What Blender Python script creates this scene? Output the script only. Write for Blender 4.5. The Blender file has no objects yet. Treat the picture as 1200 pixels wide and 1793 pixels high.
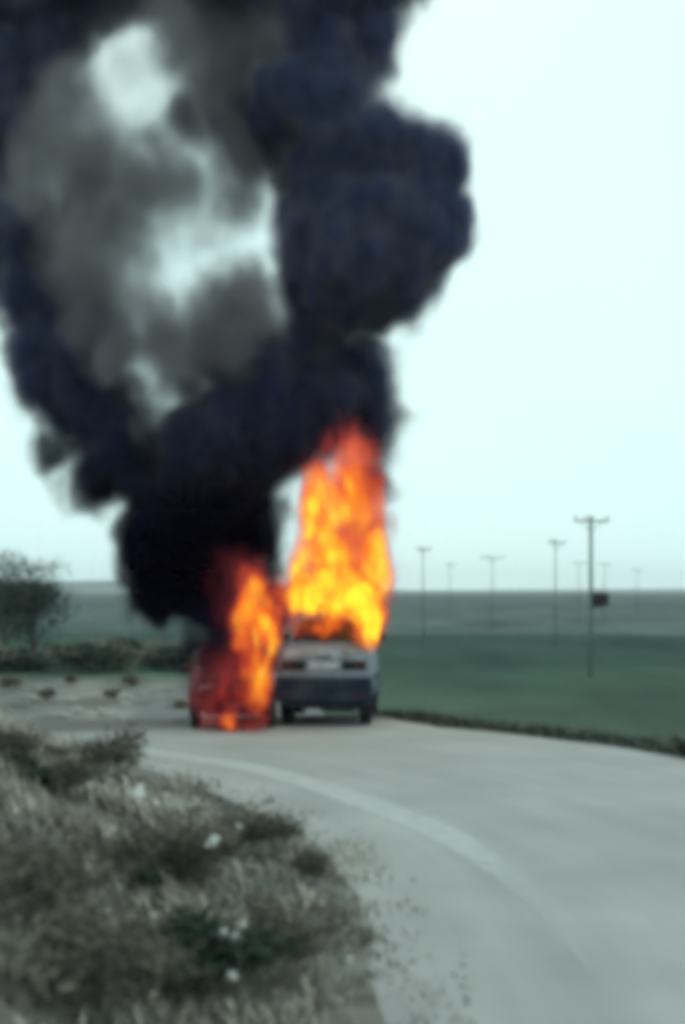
import bpy, bmesh, math, random
import numpy as np
from mathutils import Vector, Matrix, noise as mnoise

R = math.radians
rng = np.random.default_rng(7)
random.seed(7)
sc = bpy.context.scene
COL = sc.collection

# ------------------------------------------------------------------ camera, sky, sun, exposure
CAM_H = 2.78            # metres above the road
FPX = 2538.0            # focal length in photograph pixels (1200 x 1793)
HORIZON = 1035.0        # photograph row of the horizon
cam_d = bpy.data.cameras.new('camera')
cam = bpy.data.objects.new('camera', cam_d)
COL.objects.link(cam)
cam.location = (0, 0, CAM_H)
cam.rotation_euler = (R(90), 0, 0)
cam_d.sensor_fit = 'VERTICAL'
cam_d.sensor_height = 24.0
cam_d.lens = FPX / 1793.0 * 24.0
cam_d.shift_y = (HORIZON - 896.5) / 1793.0
cam_d.clip_start = 0.1
cam_d.clip_end = 30000
cam_d.dof.use_dof = True
cam_d.dof.focus_distance = 42.0
cam_d.dof.aperture_fstop = 0.6
sc.camera = cam

SUN_EL, SUN_AZ = R(52), R(155)          # sun high, behind and to the left of the camera
world = bpy.data.worlds.new('World')
sc.world = world
world.use_nodes = True
wn, wl = world.node_tree.nodes, world.node_tree.links
wn.clear()
sky = wn.new('ShaderNodeTexSky')
sky.sky_type = 'NISHITA'
sky.sun_disc = False
sky.sun_elevation = SUN_EL
sky.sun_rotation = SUN_AZ
sky.dust_density = 4.0
tc = wn.new('ShaderNodeTexCoord')
nz = wn.new('ShaderNodeTexNoise')
nz.inputs['Scale'].default_value = 1.6
nz.inputs['Detail'].default_value = 3.0
wl.new(tc.outputs['Generated'], nz.inputs['Vector'])
cr = wn.new('ShaderNodeValToRGB')           # thin even overcast
cr.color_ramp.elements[0].position = 0.30
cr.color_ramp.elements[0].color = (7.6, 11.2, 11.2, 1)
cr.color_ramp.elements[1].position = 0.72
cr.color_ramp.elements[1].color = (9.6, 11.9, 11.8, 1)
wl.new(nz.outputs['Fac'], cr.inputs['Fac'])
mx = wn.new('ShaderNodeMix')
mx.data_type = 'RGBA'
mx.inputs['Factor'].default_value = 0.92
wl.new(sky.outputs['Color'], mx.inputs['A'])
wl.new(cr.outputs['Color'], mx.inputs['B'])
bg = wn.new('ShaderNodeBackground')
bg.inputs['Strength'].default_value = 0.1
wl.new(mx.outputs['Result'], bg.inputs['Color'])
wo = wn.new('ShaderNodeOutputWorld')
wl.new(bg.outputs['Background'], wo.inputs['Surface'])

sun_d = bpy.data.lights.new('sun', 'SUN')
sun_d.energy = 0.6
sun_d.angle = R(20)
sun_d.color = (1.0, 0.97, 0.92)
sun = bpy.data.objects.new('sun', sun_d)
COL.objects.link(sun)
# Nishita: rotation 0 = +Y, clockwise seen from above
sdir = Vector((math.sin(SUN_AZ) * math.cos(SUN_EL), math.cos(SUN_AZ) * math.cos(SUN_EL), math.sin(SUN_EL)))
sun.rotation_euler = sdir.to_track_quat('Z', 'Y').to_euler()

sc.view_settings.view_transform = 'Standard'
sc.view_settings.look = 'None'
sc.view_settings.exposure = 0.0
sc.view_settings.gamma = 1.0
sc.view_settings.use_curve_mapping = False
sc.render.engine = 'CYCLES'
cy = sc.cycles
cy.use_denoising = True
cy.max_bounces = 6
cy.diffuse_bounces = 3
cy.volume_bounces = 2
cy.transparent_max_bounces = 12
cy.volume_step_rate = 1.5
cy.use_adaptive_sampling = True
cy.adaptive_threshold = 0.03
cy.adaptive_min_samples = 16
cy.volume_max_steps = 512
cy.sample_clamp_indirect = 6.0
cy.pixel_filter_type = 'BLACKMAN_HARRIS'
cy.filter_width = 7.5                     # the photograph is a soft video frame


def at(px, py, Y):
    """world point seen at photograph pixel (px, py) at distance Y"""
    return Vector(((px - 600.0) * Y / FPX, Y, CAM_H - (py - HORIZON) * Y / FPX))


# ------------------------------------------------------------------ helpers
def tag(o, label=None, cat=None, group=None, kind=None):
    if label: o['label'] = label
    if cat: o['category'] = cat
    if group: o['group'] = group
    if kind: o['kind'] = kind
    return o


def link(name, me, mat=None, parent=None):
    o = bpy.data.objects.new(name, me)
    COL.objects.link(o)
    if mat is not None and me is not None and len(me.materials) == 0:
        me.materials.append(mat)
    if parent is not None:
        o.parent = parent
    return o


def empty(name, loc=(0, 0, 0), rz=0.0):
    o = bpy.data.objects.new(name, None)
    o.empty_display_size = 0.2
    COL.objects.link(o)
    o.location = loc
    o.rotation_euler = (0, 0, rz)
    return o


def finish(bm, name, mat, parent=None, smooth=False):
    bmesh.ops.recalc_face_normals(bm, faces=bm.faces)
    me = bpy.data.meshes.new(name)
    bm.to_mesh(me)
    bm.free()
    if smooth:
        for p in me.polygons:
            p.use_smooth = True
    return link(name, me, mat, parent)


def add_box(bm, c, s, rot=None, bev=0.0, seg=2):
    m = Matrix.Translation(Vector(c))
    if rot is not None:
        m = m @ rot.to_4x4()
    m = m @ Matrix.Diagonal((s[0], s[1], s[2], 1))
    g = bmesh.ops.create_cube(bm, size=1.0, matrix=m)
    if bev > 0:
        es = set()
        for v in g['verts']:
            es.update(v.link_edges)
        bmesh.ops.bevel(bm, geom=list(es), offset=bev, segments=seg, profile=0.6, affect='EDGES')


def add_bar(bm, a, b, r0, r1=None, n=8, caps=True):
    a, b = Vector(a), Vector(b)
    d = b - a
    L = d.length
    q = d.to_track_quat('Z', 'Y').to_matrix().to_4x4()
    bmesh.ops.create_cone(bm, cap_ends=caps, segments=n, radius1=r0, radius2=r0 if r1 is None else r1, depth=L,
                          matrix=Matrix.Translation((a + b) / 2) @ q)


def add_lathe(bm, prof, axis_m, n=28):
    """prof: (radius, height) pairs; revolved about local z then moved by axis_m"""
    rings = []
    for (r, h) in prof:
        rings.append([bm.verts.new(axis_m @ Vector((r * math.cos(2 * math.pi * k / n), r * math.sin(2 * math.pi * k / n), h))) for k in range(n)])
    for a, b in zip(rings, rings[1:]):
        for k in range(n):
            bm.faces.new((a[k], a[(k + 1) % n], b[(k + 1) % n], b[k]))
    return rings


def part(name, mat, parent, boxes=(), bars=(), smooth=False):
    bm = bmesh.new()
    for b in boxes:
        add_box(bm, *b[:2], **(b[2] if len(b) > 2 else {}))
    for b in bars:
        add_bar(bm, *b)
    return finish(bm, name, mat, parent, smooth)


# ------------------------------------------------------------------ materials
def new_mat(name):
    m = bpy.data.materials.new(name)
    m.use_nodes = True
    nt = m.node_tree
    return m, nt, nt.nodes, nt.links, nt.nodes['Principled BSDF']


def worn(name, base, rough=0.6, var=0.25, scale=6.0, second=None, amount=0.5, stretch=(1, 1, 1), bump=0.1, metallic=0.0, spec=0.4, detail=8.0):
    """base colour broken by two noises; 'second' is a stain / soot / wear colour with its own blotchy shape"""
    m, nt, N, L, b = new_mat(name)
    tcn = N.new('ShaderNodeTexCoord')
    mp = N.new('ShaderNodeMapping')
    mp.inputs['Scale'].default_value = stretch
    L.new(tcn.outputs['Object'], mp.inputs['Vector'])
    n1 = N.new('ShaderNodeTexNoise')
    n1.inputs['Scale'].default_value = scale
    n1.inputs['Detail'].default_value = detail
    n1.inputs['Roughness'].default_value = 0.65
    L.new(mp.outputs['Vector'], n1.inputs['Vector'])
    r1 = N.new('ShaderNodeValToRGB')
    lo = tuple(c * (1 - var) for c in base) + (1,)
    hi = tuple(min(1, c * (1 + var)) for c in base) + (1,)
    r1.color_ramp.elements[0].position = 0.3
    r1.color_ramp.elements[0].color = lo
    r1.color_ramp.elements[1].position = 0.7
    r1.color_ramp.elements[1].color = hi
    L.new(n1.outputs['Fac'], r1.inputs['Fac'])
    out = r1.outputs['Color']
    if second is not None:
        n2 = N.new('ShaderNodeTexNoise')
        n2.inputs['Scale'].default_value = scale * 0.35
        n2.inputs['Detail'].default_value = 6
        L.new(mp.outputs['Vector'], n2.inputs['Vector'])
        r2 = N.new('ShaderNodeValToRGB')
        p = 0.5 + (0.5 - amount) * 0.5
        r2.color_ramp.elements[0].position = max(0, p - 0.10)
        r2.color_ramp.elements[1].position = min(1, p + 0.10)
        L.new(n2.outputs['Fac'], r2.inputs['Fac'])
        mxn = N.new('ShaderNodeMix')
        mxn.data_type = 'RGBA'
        L.new(r2.outputs['Color'], mxn.inputs['Factor'])
        L.new(out, mxn.inputs['A'])
        mxn.inputs['B'].default_value = tuple(second) + (1,)
        out = mxn.outputs['Result']
    L.new(out, b.inputs['Base Color'])
    b.inputs['Roughness'].default_value = rough
    b.inputs['Metallic'].default_value = metallic
    b.inputs['Specular IOR Level'].default_value = spec
    if bump > 0:
        bp = N.new('ShaderNodeBump')
        bp.inputs['Strength'].default_value = bump
        bp.inputs['Distance'].default_value = 0.02
        L.new(n1.outputs['Fac'], bp.inputs['Height'])
        L.new(bp.outputs['Normal'], b.inputs['Normal'])
    return m


SOOT = (0.018, 0.016, 0.016)
M = {}
M['white_paint'] = worn('white_paint', (0.56, 0.57, 0.57), 0.5, 0.12, 5, second=(0.12, 0.10, 0.10), amount=0.30)
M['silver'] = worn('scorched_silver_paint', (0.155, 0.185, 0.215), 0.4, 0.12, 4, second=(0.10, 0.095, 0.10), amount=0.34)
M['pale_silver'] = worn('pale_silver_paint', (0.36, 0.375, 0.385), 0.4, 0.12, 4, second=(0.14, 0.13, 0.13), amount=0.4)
M['dark_red'] = worn('dull_red_lens', (0.05, 0.006, 0.006), 0.25, 0.2, 9, bump=0)
M['plate_pale'] = worn('pale_number_plate', (0.42, 0.42, 0.41), 0.5, 0.12, 8, second=(0.12, 0.11, 0.11), amount=0.4)
M['grey_paint'] = worn('grey_paint', (0.26, 0.28, 0.29), 0.55, 0.2, 6, second=(0.05, 0.045, 0.045), amount=0.35)
M['bumper'] = worn('bumper_plastic', (0.014, 0.020, 0.034), 0.75, 0.3, 5, second=(0.035, 0.042, 0.056), amount=0.4, spec=0.12)
M['char'] = worn('charred_metal', (0.022, 0.019, 0.019), 0.85, 0.5, 9, second=(0.07, 0.035, 0.022), amount=0.35, bump=0.3)
M['maroon'] = worn('scorched_maroon_paint', (0.040, 0.008, 0.013), 0.5, 0.35, 5, second=SOOT, amount=0.55, spec=0.2)
M['rubber'] = worn('tyre_rubber', (0.014, 0.014, 0.016), 0.9, 0.3, 20)
M['rim'] = worn('wheel_rim_steel', (0.10, 0.10, 0.10), 0.6, 0.35, 12, second=SOOT, amount=0.5, metallic=0.5)
M['lamp'] = worn('burnt_lamp_glass', (0.012, 0.012, 0.014), 0.12, 0.2, 9, bump=0, spec=0.5)
M['pale_lamp'] = worn('clear_lamp_glass', (0.20, 0.16, 0.16), 0.15, 0.2, 9, bump=0, spec=0.6)
M['plate'] = worn('number_plate_enamel', (0.10, 0.10, 0.10), 0.5, 0.15, 8, second=(0.03, 0.09, 0.09), amount=0.4)
M['seat'] = worn('burnt_seat', (0.03, 0.022, 0.02), 0.95, 0.5, 14, bump=0.4)
M['wood'] = worn('weathered_pole_wood', (0.150, 0.205, 0.185), 0.9, 0.3, 5, stretch=(1, 1, 0.08), bump=0.4)
M['charwood'] = worn('charred_board', (0.025, 0.02, 0.018), 0.95, 0.5, 8, stretch=(1, 0.1, 1), bump=0.5)
M['steel'] = worn('galvanised_steel', (0.16, 0.18, 0.18), 0.55, 0.2, 12, metallic=0.6)
M['porcelain'] = worn('insulator_porcelain', (0.18, 0.15, 0.13), 0.25, 0.15, 10, bump=0)
M['litter'] = worn('white_litter', (0.55, 0.56, 0.53), 0.6, 0.12, 16, bump=0.2)
M['bark'] = worn('grey_bark', (0.09, 0.08, 0.07), 0.95, 0.4, 18, stretch=(1, 1, 0.3), bump=0.6)
M['twig'] = worn('dry_twig', (0.15, 0.135, 0.115), 0.95, 0.4, 14, bump=0.2)
M['rock'] = worn('grey_stone', (0.27, 0.26, 0.24), 0.95, 0.3, 7, bump=0.7)


def leaf_mat(name, base, var=0.45, trans=0.25):
    m, nt, N, L, b = new_mat(name)
    at_ = N.new('ShaderNodeAttribute')
    at_.attribute_name = 'tone'
    r1 = N.new('ShaderNodeValToRGB')
    r1.color_ramp.elements[0].color = tuple(c * (1 - var) for c in base) + (1,)
    r1.color_ramp.elements[1].color = tuple(c * (1 + var) for c in base) + (1,)
    L.new(at_.outputs['Fac'], r1.inputs['Fac'])
    L.new(r1.outputs['Color'], b.inputs['Base Color'])
    b.inputs['Roughness'].default_value = 0.75
    b.inputs['Specular IOR Level'].default_value = 0.2
    tr = N.new('ShaderNodeBsdfTranslucent')
    L.new(r1.outputs['Color'], tr.inputs['Color'])
    ms = N.new('ShaderNodeMixShader')
    ms.inputs['Fac'].default_value = trans
    L.new(b.outputs['BSDF'], ms.inputs[1])
    L.new(tr.outputs['BSDF'], ms.inputs[2])
    L.new(ms.outputs['Shader'], N['Material Output'].inputs['Surface'])
    return m


M['leaf_dark'] = leaf_mat('dark_green_leaf', (0.040, 0.058, 0.045))
M['leaf_grey'] = leaf_mat('grey_green_leaf', (0.085, 0.105, 0.095))
M['leaf_dry'] = leaf_mat('dry_olive_leaf', (0.24, 0.23, 0.185))
M['leaf_brown'] = leaf_mat('dead_brown_leaf', (0.115, 0.100, 0.080))

# dry grass blades: colour attribute per blade
m, nt, N, L, b = new_mat('dry_grass_blade')
a_ = N.new('ShaderNodeAttribute'); a_.attribute_name = 'Col'
L.new(a_.outputs['Color'], b.inputs['Base Color'])
b.inputs['Roughness'].default_value = 0.85
b.inputs['Specular IOR Level'].default_value = 0.15
M['blade'] = m


def road_mat():
    m, nt, N, L, b = new_mat('worn_pale_asphalt')
    g = N.new('ShaderNodeNewGeometry')
    def nse(scale, detail, stretch=None):
        n = N.new('ShaderNodeTexNoise')
        n.inputs['Scale'].default_value = scale
        n.inputs['Detail'].default_value = detail
        if stretch:
            mp = N.new('ShaderNodeMapping'); mp.inputs['Scale'].default_value = stretch
            uv = N.new('ShaderNodeUVMap')
            L.new(uv.outputs['UV'], mp.inputs['Vector']); L.new(mp.outputs['Vector'], n.inputs['Vector'])
        else:
            L.new(g.outputs['Position'], n.inputs['Vector'])
        return n
    fine, big = nse(70, 4), nse(0.45, 5)
    track = nse(1.0, 4, (1.5, 0.12, 1))       # streaks along the wheel tracks (u across, v along, metres)
    r = N.new('ShaderNodeValToRGB')
    r.color_ramp.elements[0].position = 0.36; r.color_ramp.elements[0].color = (0.245, 0.246, 0.232, 1)
    r.color_ramp.elements[1].position = 0.66; r.color_ramp.elements[1].color = (0.362, 0.352, 0.334, 1)
    add = N.new('ShaderNodeMath'); add.operation = 'MULTIPLY_ADD'
    L.new(big.outputs['Fac'], add.inputs[0]); add.inputs[1].default_value = 0.5
    mu = N.new('ShaderNodeMath'); mu.operation = 'MULTIPLY_ADD'
    L.new(track.outputs['Fac'], mu.inputs[0]); mu.inputs[1].default_value = 0.42
    mu2 = N.new('ShaderNodeMath'); mu2.operation = 'MULTIPLY'
    L.new(fine.outputs['Fac'], mu2.inputs[0]); mu2.inputs[1].default_value = 0.15
    L.new(mu2.outputs[0], mu.inputs[2]); L.new(mu.outputs[0], add.inputs[2])
    L.new(add.outputs[0], r.inputs['Fac'])
    # road colour turns darker and browner beyond the crest and beneath the cars
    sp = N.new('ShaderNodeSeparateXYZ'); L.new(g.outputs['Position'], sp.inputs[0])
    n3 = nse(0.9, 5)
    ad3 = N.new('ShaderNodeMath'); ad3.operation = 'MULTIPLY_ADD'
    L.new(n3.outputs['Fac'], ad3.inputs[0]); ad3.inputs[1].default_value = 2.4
    ad4 = N.new('ShaderNodeMath'); ad4.operation = 'MULTIPLY_ADD'      # the darker tone starts along a broken edge across the road
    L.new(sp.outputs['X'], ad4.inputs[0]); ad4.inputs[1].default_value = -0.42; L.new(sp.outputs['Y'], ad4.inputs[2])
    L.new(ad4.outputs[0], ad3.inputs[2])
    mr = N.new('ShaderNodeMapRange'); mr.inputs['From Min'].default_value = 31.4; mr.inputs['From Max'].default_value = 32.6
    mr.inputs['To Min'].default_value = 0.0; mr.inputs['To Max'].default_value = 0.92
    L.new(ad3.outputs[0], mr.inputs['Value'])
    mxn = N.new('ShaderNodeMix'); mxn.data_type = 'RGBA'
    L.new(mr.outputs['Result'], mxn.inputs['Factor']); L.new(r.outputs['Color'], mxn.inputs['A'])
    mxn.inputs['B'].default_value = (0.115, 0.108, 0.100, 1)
    L.new(mxn.outputs['Result'], b.inputs['Base Color'])
    b.inputs['Roughness'].default_value = 0.85
    b.inputs['Specular IOR Level'].default_value = 0.25
    bp = N.new('ShaderNodeBump'); bp.inputs['Strength'].default_value = 0.35; bp.inputs['Distance'].default_value = 0.01
    L.new(fine.outputs['Fac'], bp.inputs['Height']); L.new(bp.outputs['Normal'], b.inputs['Normal'])
    return m


def paint_mat():
    m, nt, N, L, b = new_mat('faded_line_paint')
    g = N.new('ShaderNodeNewGeometry')
    n = N.new('ShaderNodeTexNoise'); n.inputs['Scale'].default_value = 5; n.inputs['Detail'].default_value = 8; n.inputs['Roughness'].default_value = 0.7
    L.new(g.outputs['Position'], n.inputs['Vector'])
    r = N.new('ShaderNodeValToRGB')
    r.color_ramp.elements[0].position = 0.36; r.color_ramp.elements[0].color = (0.306, 0.301, 0.286, 1)
    r.color_ramp.elements[1].position = 0.58; r.color_ramp.elements[1].color = (0.43, 0.425, 0.405, 1)
    uv = N.new('ShaderNodeUVMap'); su = N.new('ShaderNodeSeparateXYZ'); L.new(uv.outputs['UV'], su.inputs[0])
    mr = N.new('ShaderNodeMapRange'); mr.inputs['From Min'].default_value = WEAR0; mr.inputs['From Max'].default_value = WEAR0 + 4.5
    mr.inputs['To Min'].default_value = -0.30; mr.inputs['To Max'].default_value = 0.0      # worn through where tyres cut the bend
    L.new(su.outputs['Y'], mr.inputs['Value'])
    ad = N.new('ShaderNodeMath'); ad.operation = 'ADD'; L.new(n.outputs['Fac'], ad.inputs[0]); L.new(mr.outputs['Result'], ad.inputs[1])
    L.new(ad.outputs[0], r.inputs['Fac']); L.new(r.outputs['Color'], b.inputs['Base Color'])
    b.inputs['Roughness'].default_value = 0.8
    return m


def ground_mat():
    m, nt, N, L, b = new_mat('fields_and_dry_ground')
    g = N.new('ShaderNodeNewGeometry')
    sx = N.new('ShaderNodeSeparateXYZ'); L.new(g.outputs['Position'], sx.inputs[0])
    def nse(scale, detail=6, stretch=(1, 1, 1), rough=0.6):
        mp = N.new('ShaderNodeMapping'); mp.inputs['Scale'].default_value = stretch
        L.new(g.outputs['Position'], mp.inputs['Vector'])
        n = N.new('ShaderNodeTexNoise'); n.inputs['Scale'].default_value = scale
        n.inputs['Detail'].default_value = detail; n.inputs['Roughness'].default_value = rough
        L.new(mp.outputs['Vector'], n.inputs['Vector'])
        return n.outputs['Fac']
    def math_(op, a, c, d=None):
        n = N.new('ShaderNodeMath'); n.operation = op
        for i, v in enumerate((a, c, d)):
            if v is None: continue
            if isinstance(v, (int, float)): n.inputs[i].default_value = v
            else: L.new(v, n.inputs[i])
        return n.outputs[0]
    # bands of fields across the plain, edges wandering
    wander = nse(0.012, 4)
    yy = math_('MULTIPLY_ADD', wander, 60.0, sx.outputs['Y'])
    yy = math_('SUBTRACT', yy, 30.0)
    lg = math_('DIVIDE', math_('LOGARITHM', math_('MAXIMUM', yy, 10.0), 10.0), 4.0)   # log10(y)/4
    r = N.new('ShaderNodeValToRGB')
    cr_ = r.color_ramp
    def pos(y): return math.log10(y) / 4
    stops = [(20, (0.085, 0.090, 0.070)), (75, (0.050, 0.080, 0.058)), (98, (0.034, 0.068, 0.048)), (118, (0.020, 0.050, 0.036)),
             (175, (0.023, 0.053, 0.040)), (205, (0.068, 0.094, 0.084)), (380, (0.078, 0.102, 0.094)), (470, (0.060, 0.085, 0.076)), (800, (0.065, 0.085, 0.080)), (1400, (0.05, 0.066, 0.066))]
    while len(cr_.elements) < len(stops): cr_.elements.new(0.5)
    for e, (y, c) in zip(cr_.elements, stops):
        e.position = pos(y); e.color = c + (1,)
    L.new(lg, r.inputs['Fac'])
    # dry bare earth to the left of the road
    lf = math_('MULTIPLY_ADD', nse(0.06, 5), 14.0, sx.outputs['X'])
    mr = N.new('ShaderNodeMapRange'); mr.inputs['From Min'].default_value = 2.0; mr.inputs['From Max'].default_value = 6.0
    mr.inputs['To Min'].default_value = 1.0; mr.inputs['To Max'].default_value = 0.0
    L.new(lf, mr.inputs['Value'])
    yl = math_('MULTIPLY_ADD', nse(0.04, 5), 30.0, sx.outputs['Y'])
    mr2 = N.new('ShaderNodeMapRange'); mr2.inputs['From Min'].default_value = 98.0; mr2.inputs['From Max'].default_value = 116.0
    mr2.inputs['To Min'].default_value = 1.0; mr2.inputs['To Max'].default_value = 0.0
    L.new(yl, mr2.inputs['Value'])
    bare = math_('MULTIPLY', mr.outputs['Result'], mr2.outputs['Result'])
    mr3 = N.new('ShaderNodeMapRange'); mr3.inputs['From Min'].default_value = 32.0; mr3.inputs['From Max'].default_value = 46.0
    mr3.inputs['To Min'].default_value = 1.0; mr3.inputs['To Max'].default_value = 0.0
    L.new(sx.outputs['Y'], mr3.inputs['Value'])
    bare = math_('MAXIMUM', bare, mr3.outputs['Result'])
    er = N.new('ShaderNodeValToRGB')
    er.color_ramp.elements[0].position = 0.35; er.color_ramp.elements[0].color = (0.10, 0.098, 0.09, 1)
    er.color_ramp.elements[1].position = 0.62; er.color_ramp.elements[1].color = (0.255, 0.24, 0.222, 1)
    L.new(nse(0.35, 8, (1, 0.5, 1)), er.inputs['Fac'])
    so = N.new('ShaderNodeMix'); so.data_type = 'RGBA'; so.blend_type = 'MULTIPLY'      # darker humus on the overgrown bank
    sn = N.new('ShaderNodeMapRange'); sn.inputs['From Min'].default_value = 0.42; sn.inputs['From Max'].default_value = 0.60
    L.new(nse(1.1, 6), sn.inputs['Value'])
    L.new(math_('MULTIPLY', sn.outputs['Result'], mr3.outputs['Result']), so.inputs['Factor'])
    L.new(er.outputs['Color'], so.inputs['A']); so.inputs['B'].default_value = (0.52, 0.48, 0.44, 1)
    mxn = N.new('ShaderNodeMix'); mxn.data_type = 'RGBA'
    L.new(bare, mxn.inputs['Factor']); L.new(r.outputs['Color'], mxn.inputs['A']); L.new(so.outputs['Result'], mxn.inputs['B'])
    # patchy growth
    mul = N.new('ShaderNodeMix'); mul.data_type = 'RGBA'; mul.blend_type = 'MULTIPLY'; mul.inputs['Factor'].default_value = 1.0
    pr = N.new('ShaderNodeValToRGB')
    pr.color_ramp.elements[0].position = 0.34; pr.color_ramp.elements[0].color = (0.52, 0.58, 0.58, 1)
    pr.color_ramp.elements[1].position = 0.66; pr.color_ramp.elements[1].color = (1.42, 1.32, 1.3, 1)
    L.new(nse(0.07, 10, (1, 0.30, 1), 0.7), pr.inputs['Fac'])
    L.new(mxn.outputs['Result'], mul.inputs['A']); L.new(pr.outputs['Color'], mul.inputs['B'])
    L.new(mul.outputs['Result'], b.inputs['Base Color'])
    b.inputs['Roughness'].default_value = 0.95
    b.inputs['Specular IOR Level'].default_value = 0.1
    bp = N.new('ShaderNodeBump'); bp.inputs['Strength'].default_value = 0.6; bp.inputs['Distance'].default_value = 0.08
    L.new(nse(3.0, 8), bp.inputs['Height']); L.new(bp.outputs['Normal'], b.inputs['Normal'])
    return m


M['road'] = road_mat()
M['ground'] = ground_mat()
M['hill'] = worn('far_hill_scrub', (0.060, 0.080, 0.075), 0.95, 0.25, 0.004, bump=0)

# ------------------------------------------------------------------ road path (the left edge line), terrain
CTRL = np.array([(1.2, -60), (1.5, -30), (1.75, -8), (1.9, 4), (1.85, 9), (1.7, 13.2), (1.2, 16.4), (0.05, 19.7), (-1.5, 22.9), (-4.0, 26.0),
                 (-5.6, 29.6), (-6.7, 34), (-7.3, 40), (-7.7, 55), (-8, 80), (-8, 120)], float)


def catmull(P, per=14):
    out = []
    n = len(P)
    for i in range(n - 1):
        p0, p1, p2, p3 = P[max(0, i - 1)], P[i], P[i + 1], P[min(n - 1, i + 2)]
        for k in range(per):
            t = k / per
            out.append(0.5 * ((2 * p1) + (-p0 + p2) * t + (2 * p0 - 5 * p1 + 4 * p2 - p3) * t * t + (-p0 + 3 * p1 - 3 * p2 + p3) * t ** 3))
    out.append(P[-1])
    return np.array(out)


PATH = catmull(CTRL)
TAN = np.gradient(PATH, axis=0)
TAN /= np.linalg.norm(TAN, axis=1)[:, None]
NRM = np.stack([TAN[:, 1], -TAN[:, 0]], 1)          # to the right
ARC = np.concatenate([[0], np.cumsum(np.linalg.norm(np.diff(PATH, axis=0), axis=1))])
S_CREST = ARC[np.argmin(np.abs(PATH[:, 0] + 3.2) + np.abs(PATH[:, 1] - 25.2))]
LEFT, RIGHT = -1.6, 7.0


def road_z(s):
    t = np.clip(s - S_CREST - 5.0, 0, None)
    return -0.011 * np.minimum(t, 7) ** 2 - 0.154 * np.clip(t - 7, 0, 15)


def road_frame(x, y):
    """(signed offset to the right of the edge line, arc length) of points"""
    x = np.atleast_1d(x).astype(float); y = np.atleast_1d(y).astype(float)
    off = np.empty_like(x); arc = np.empty_like(x)
    for i0 in range(0, len(x), 4000):
        xs, ys = x[i0:i0 + 4000], y[i0:i0 + 4000]
        d2 = (xs[:, None] - PATH[None, :, 0]) ** 2 + (ys[:, None] - PATH[None, :, 1]) ** 2
        j = d2.argmin(1)
        dx, dy = xs - PATH[j, 0], ys - PATH[j, 1]
        o = dx * NRM[j, 0] + dy * NRM[j, 1]
        al = dx * TAN[j, 0] + dy * TAN[j, 1]
        far = np.sqrt(d2.min(1))
        off[i0:i0 + 4000] = np.where(np.abs(al) > 1.5, np.sign(o + 1e-9) * far, o)
        arc[i0:i0 + 4000] = ARC[j] + al
    return off, arc


def vnoise(x, y, sc_, seed=0.0):
    return np.array([mnoise.noise(Vector((a * sc_ + seed, b_ * sc_ - seed, seed * 1.7))) for a, b_ in zip(x, y)])


def sstep(a, b_, v):
    t = np.clip((v - a) / (b_ - a), 0, 1)
    return t * t * (3 - 2 * t)


PLAIN = -2.9


def ground_z(x, y):
    x = np.atleast_1d(x).astype(float); y = np.atleast_1d(y).astype(float)
    off, arc = road_frame(x, y)
    zr = road_z(arc)
    dist = np.hypot(x, y)
    n1 = vnoise(x, y, 0.45, 3.1)
    n3 = vnoise(x, y, 1.6, 5.3)
    n2 = vnoise(x, y, 0.03, 8.7)
    plain = PLAIN + n2 * np.clip(dist / 120, 0, 1) * 0.8
    right = zr - 0.05 + (plain - zr) * sstep(RIGHT + 0.6, RIGHT + 13, off) + 0.05 * n1 * sstep(RIGHT + 0.5, RIGHT + 2, off)
    far = sstep(18, 26, y)
    b0 = 1.9 - 1.3 * far
    bt = np.clip((-off - b0) / (4.9 - 1.6 * far), 0, 1)
    bank = (1.35 + 0.30 * n1 + 0.14 * n3) * bt * bt * (3 - 2 * bt) * (1 - sstep(26, 38, y))
    left = zr - 0.06 + (0.10 + 0.02 * n3) * sstep(1.15, 1.9, -off) + bank + (plain - zr) * sstep(7, 26, -off) * sstep(22, 52, y) + (PLAIN * 0.3) * sstep(14, 40, -off) * (1 - sstep(22, 52, y))
    mid = zr - 0.06
    z = np.where(off > RIGHT + 0.3, right, np.where(off < LEFT + 0.35, left, mid))
    return z


# polar sheet that reaches past the horizon
ang = np.concatenate([np.linspace(-180, -40, 24, endpoint=False), np.linspace(-40, -18, 26, endpoint=False), np.linspace(-18, 18, 190, endpoint=False),
                      np.linspace(18, 40, 26, endpoint=False), np.linspace(40, 180, 24, endpoint=False)])
ang = np.radians(ang)
rad = np.concatenate([np.geomspace(0.6, 6, 14, endpoint=False), np.linspace(6, 45, 150, endpoint=False), np.geomspace(45, 9000, 90)])
AA, RR = np.meshgrid(ang, rad)
gx, gy = (RR * np.sin(AA)).ravel(), (RR * np.cos(AA)).ravel()
gz = ground_z(gx, gy)
na, nr = len(ang), len(rad)
verts = np.column_stack([gx, gy, gz]).tolist() + [(0, 0, float(ground_z(0, 0)[0]))]
faces = []
for i in range(nr - 1):
    for k in range(na):
        k2 = (k + 1) % na
        faces.append((i * na + k, i * na + k2, (i + 1) * na + k2, (i + 1) * na + k))
for k in range(na):
    faces.append((len(verts) - 1, (k + 1) % na, k))
me = bpy.data.meshes.new('ground')
me.from_pydata(verts, [], faces)
for p in me.polygons: p.use_smooth = True
tag(link('ground', me, M['ground']), kind='structure')


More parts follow.
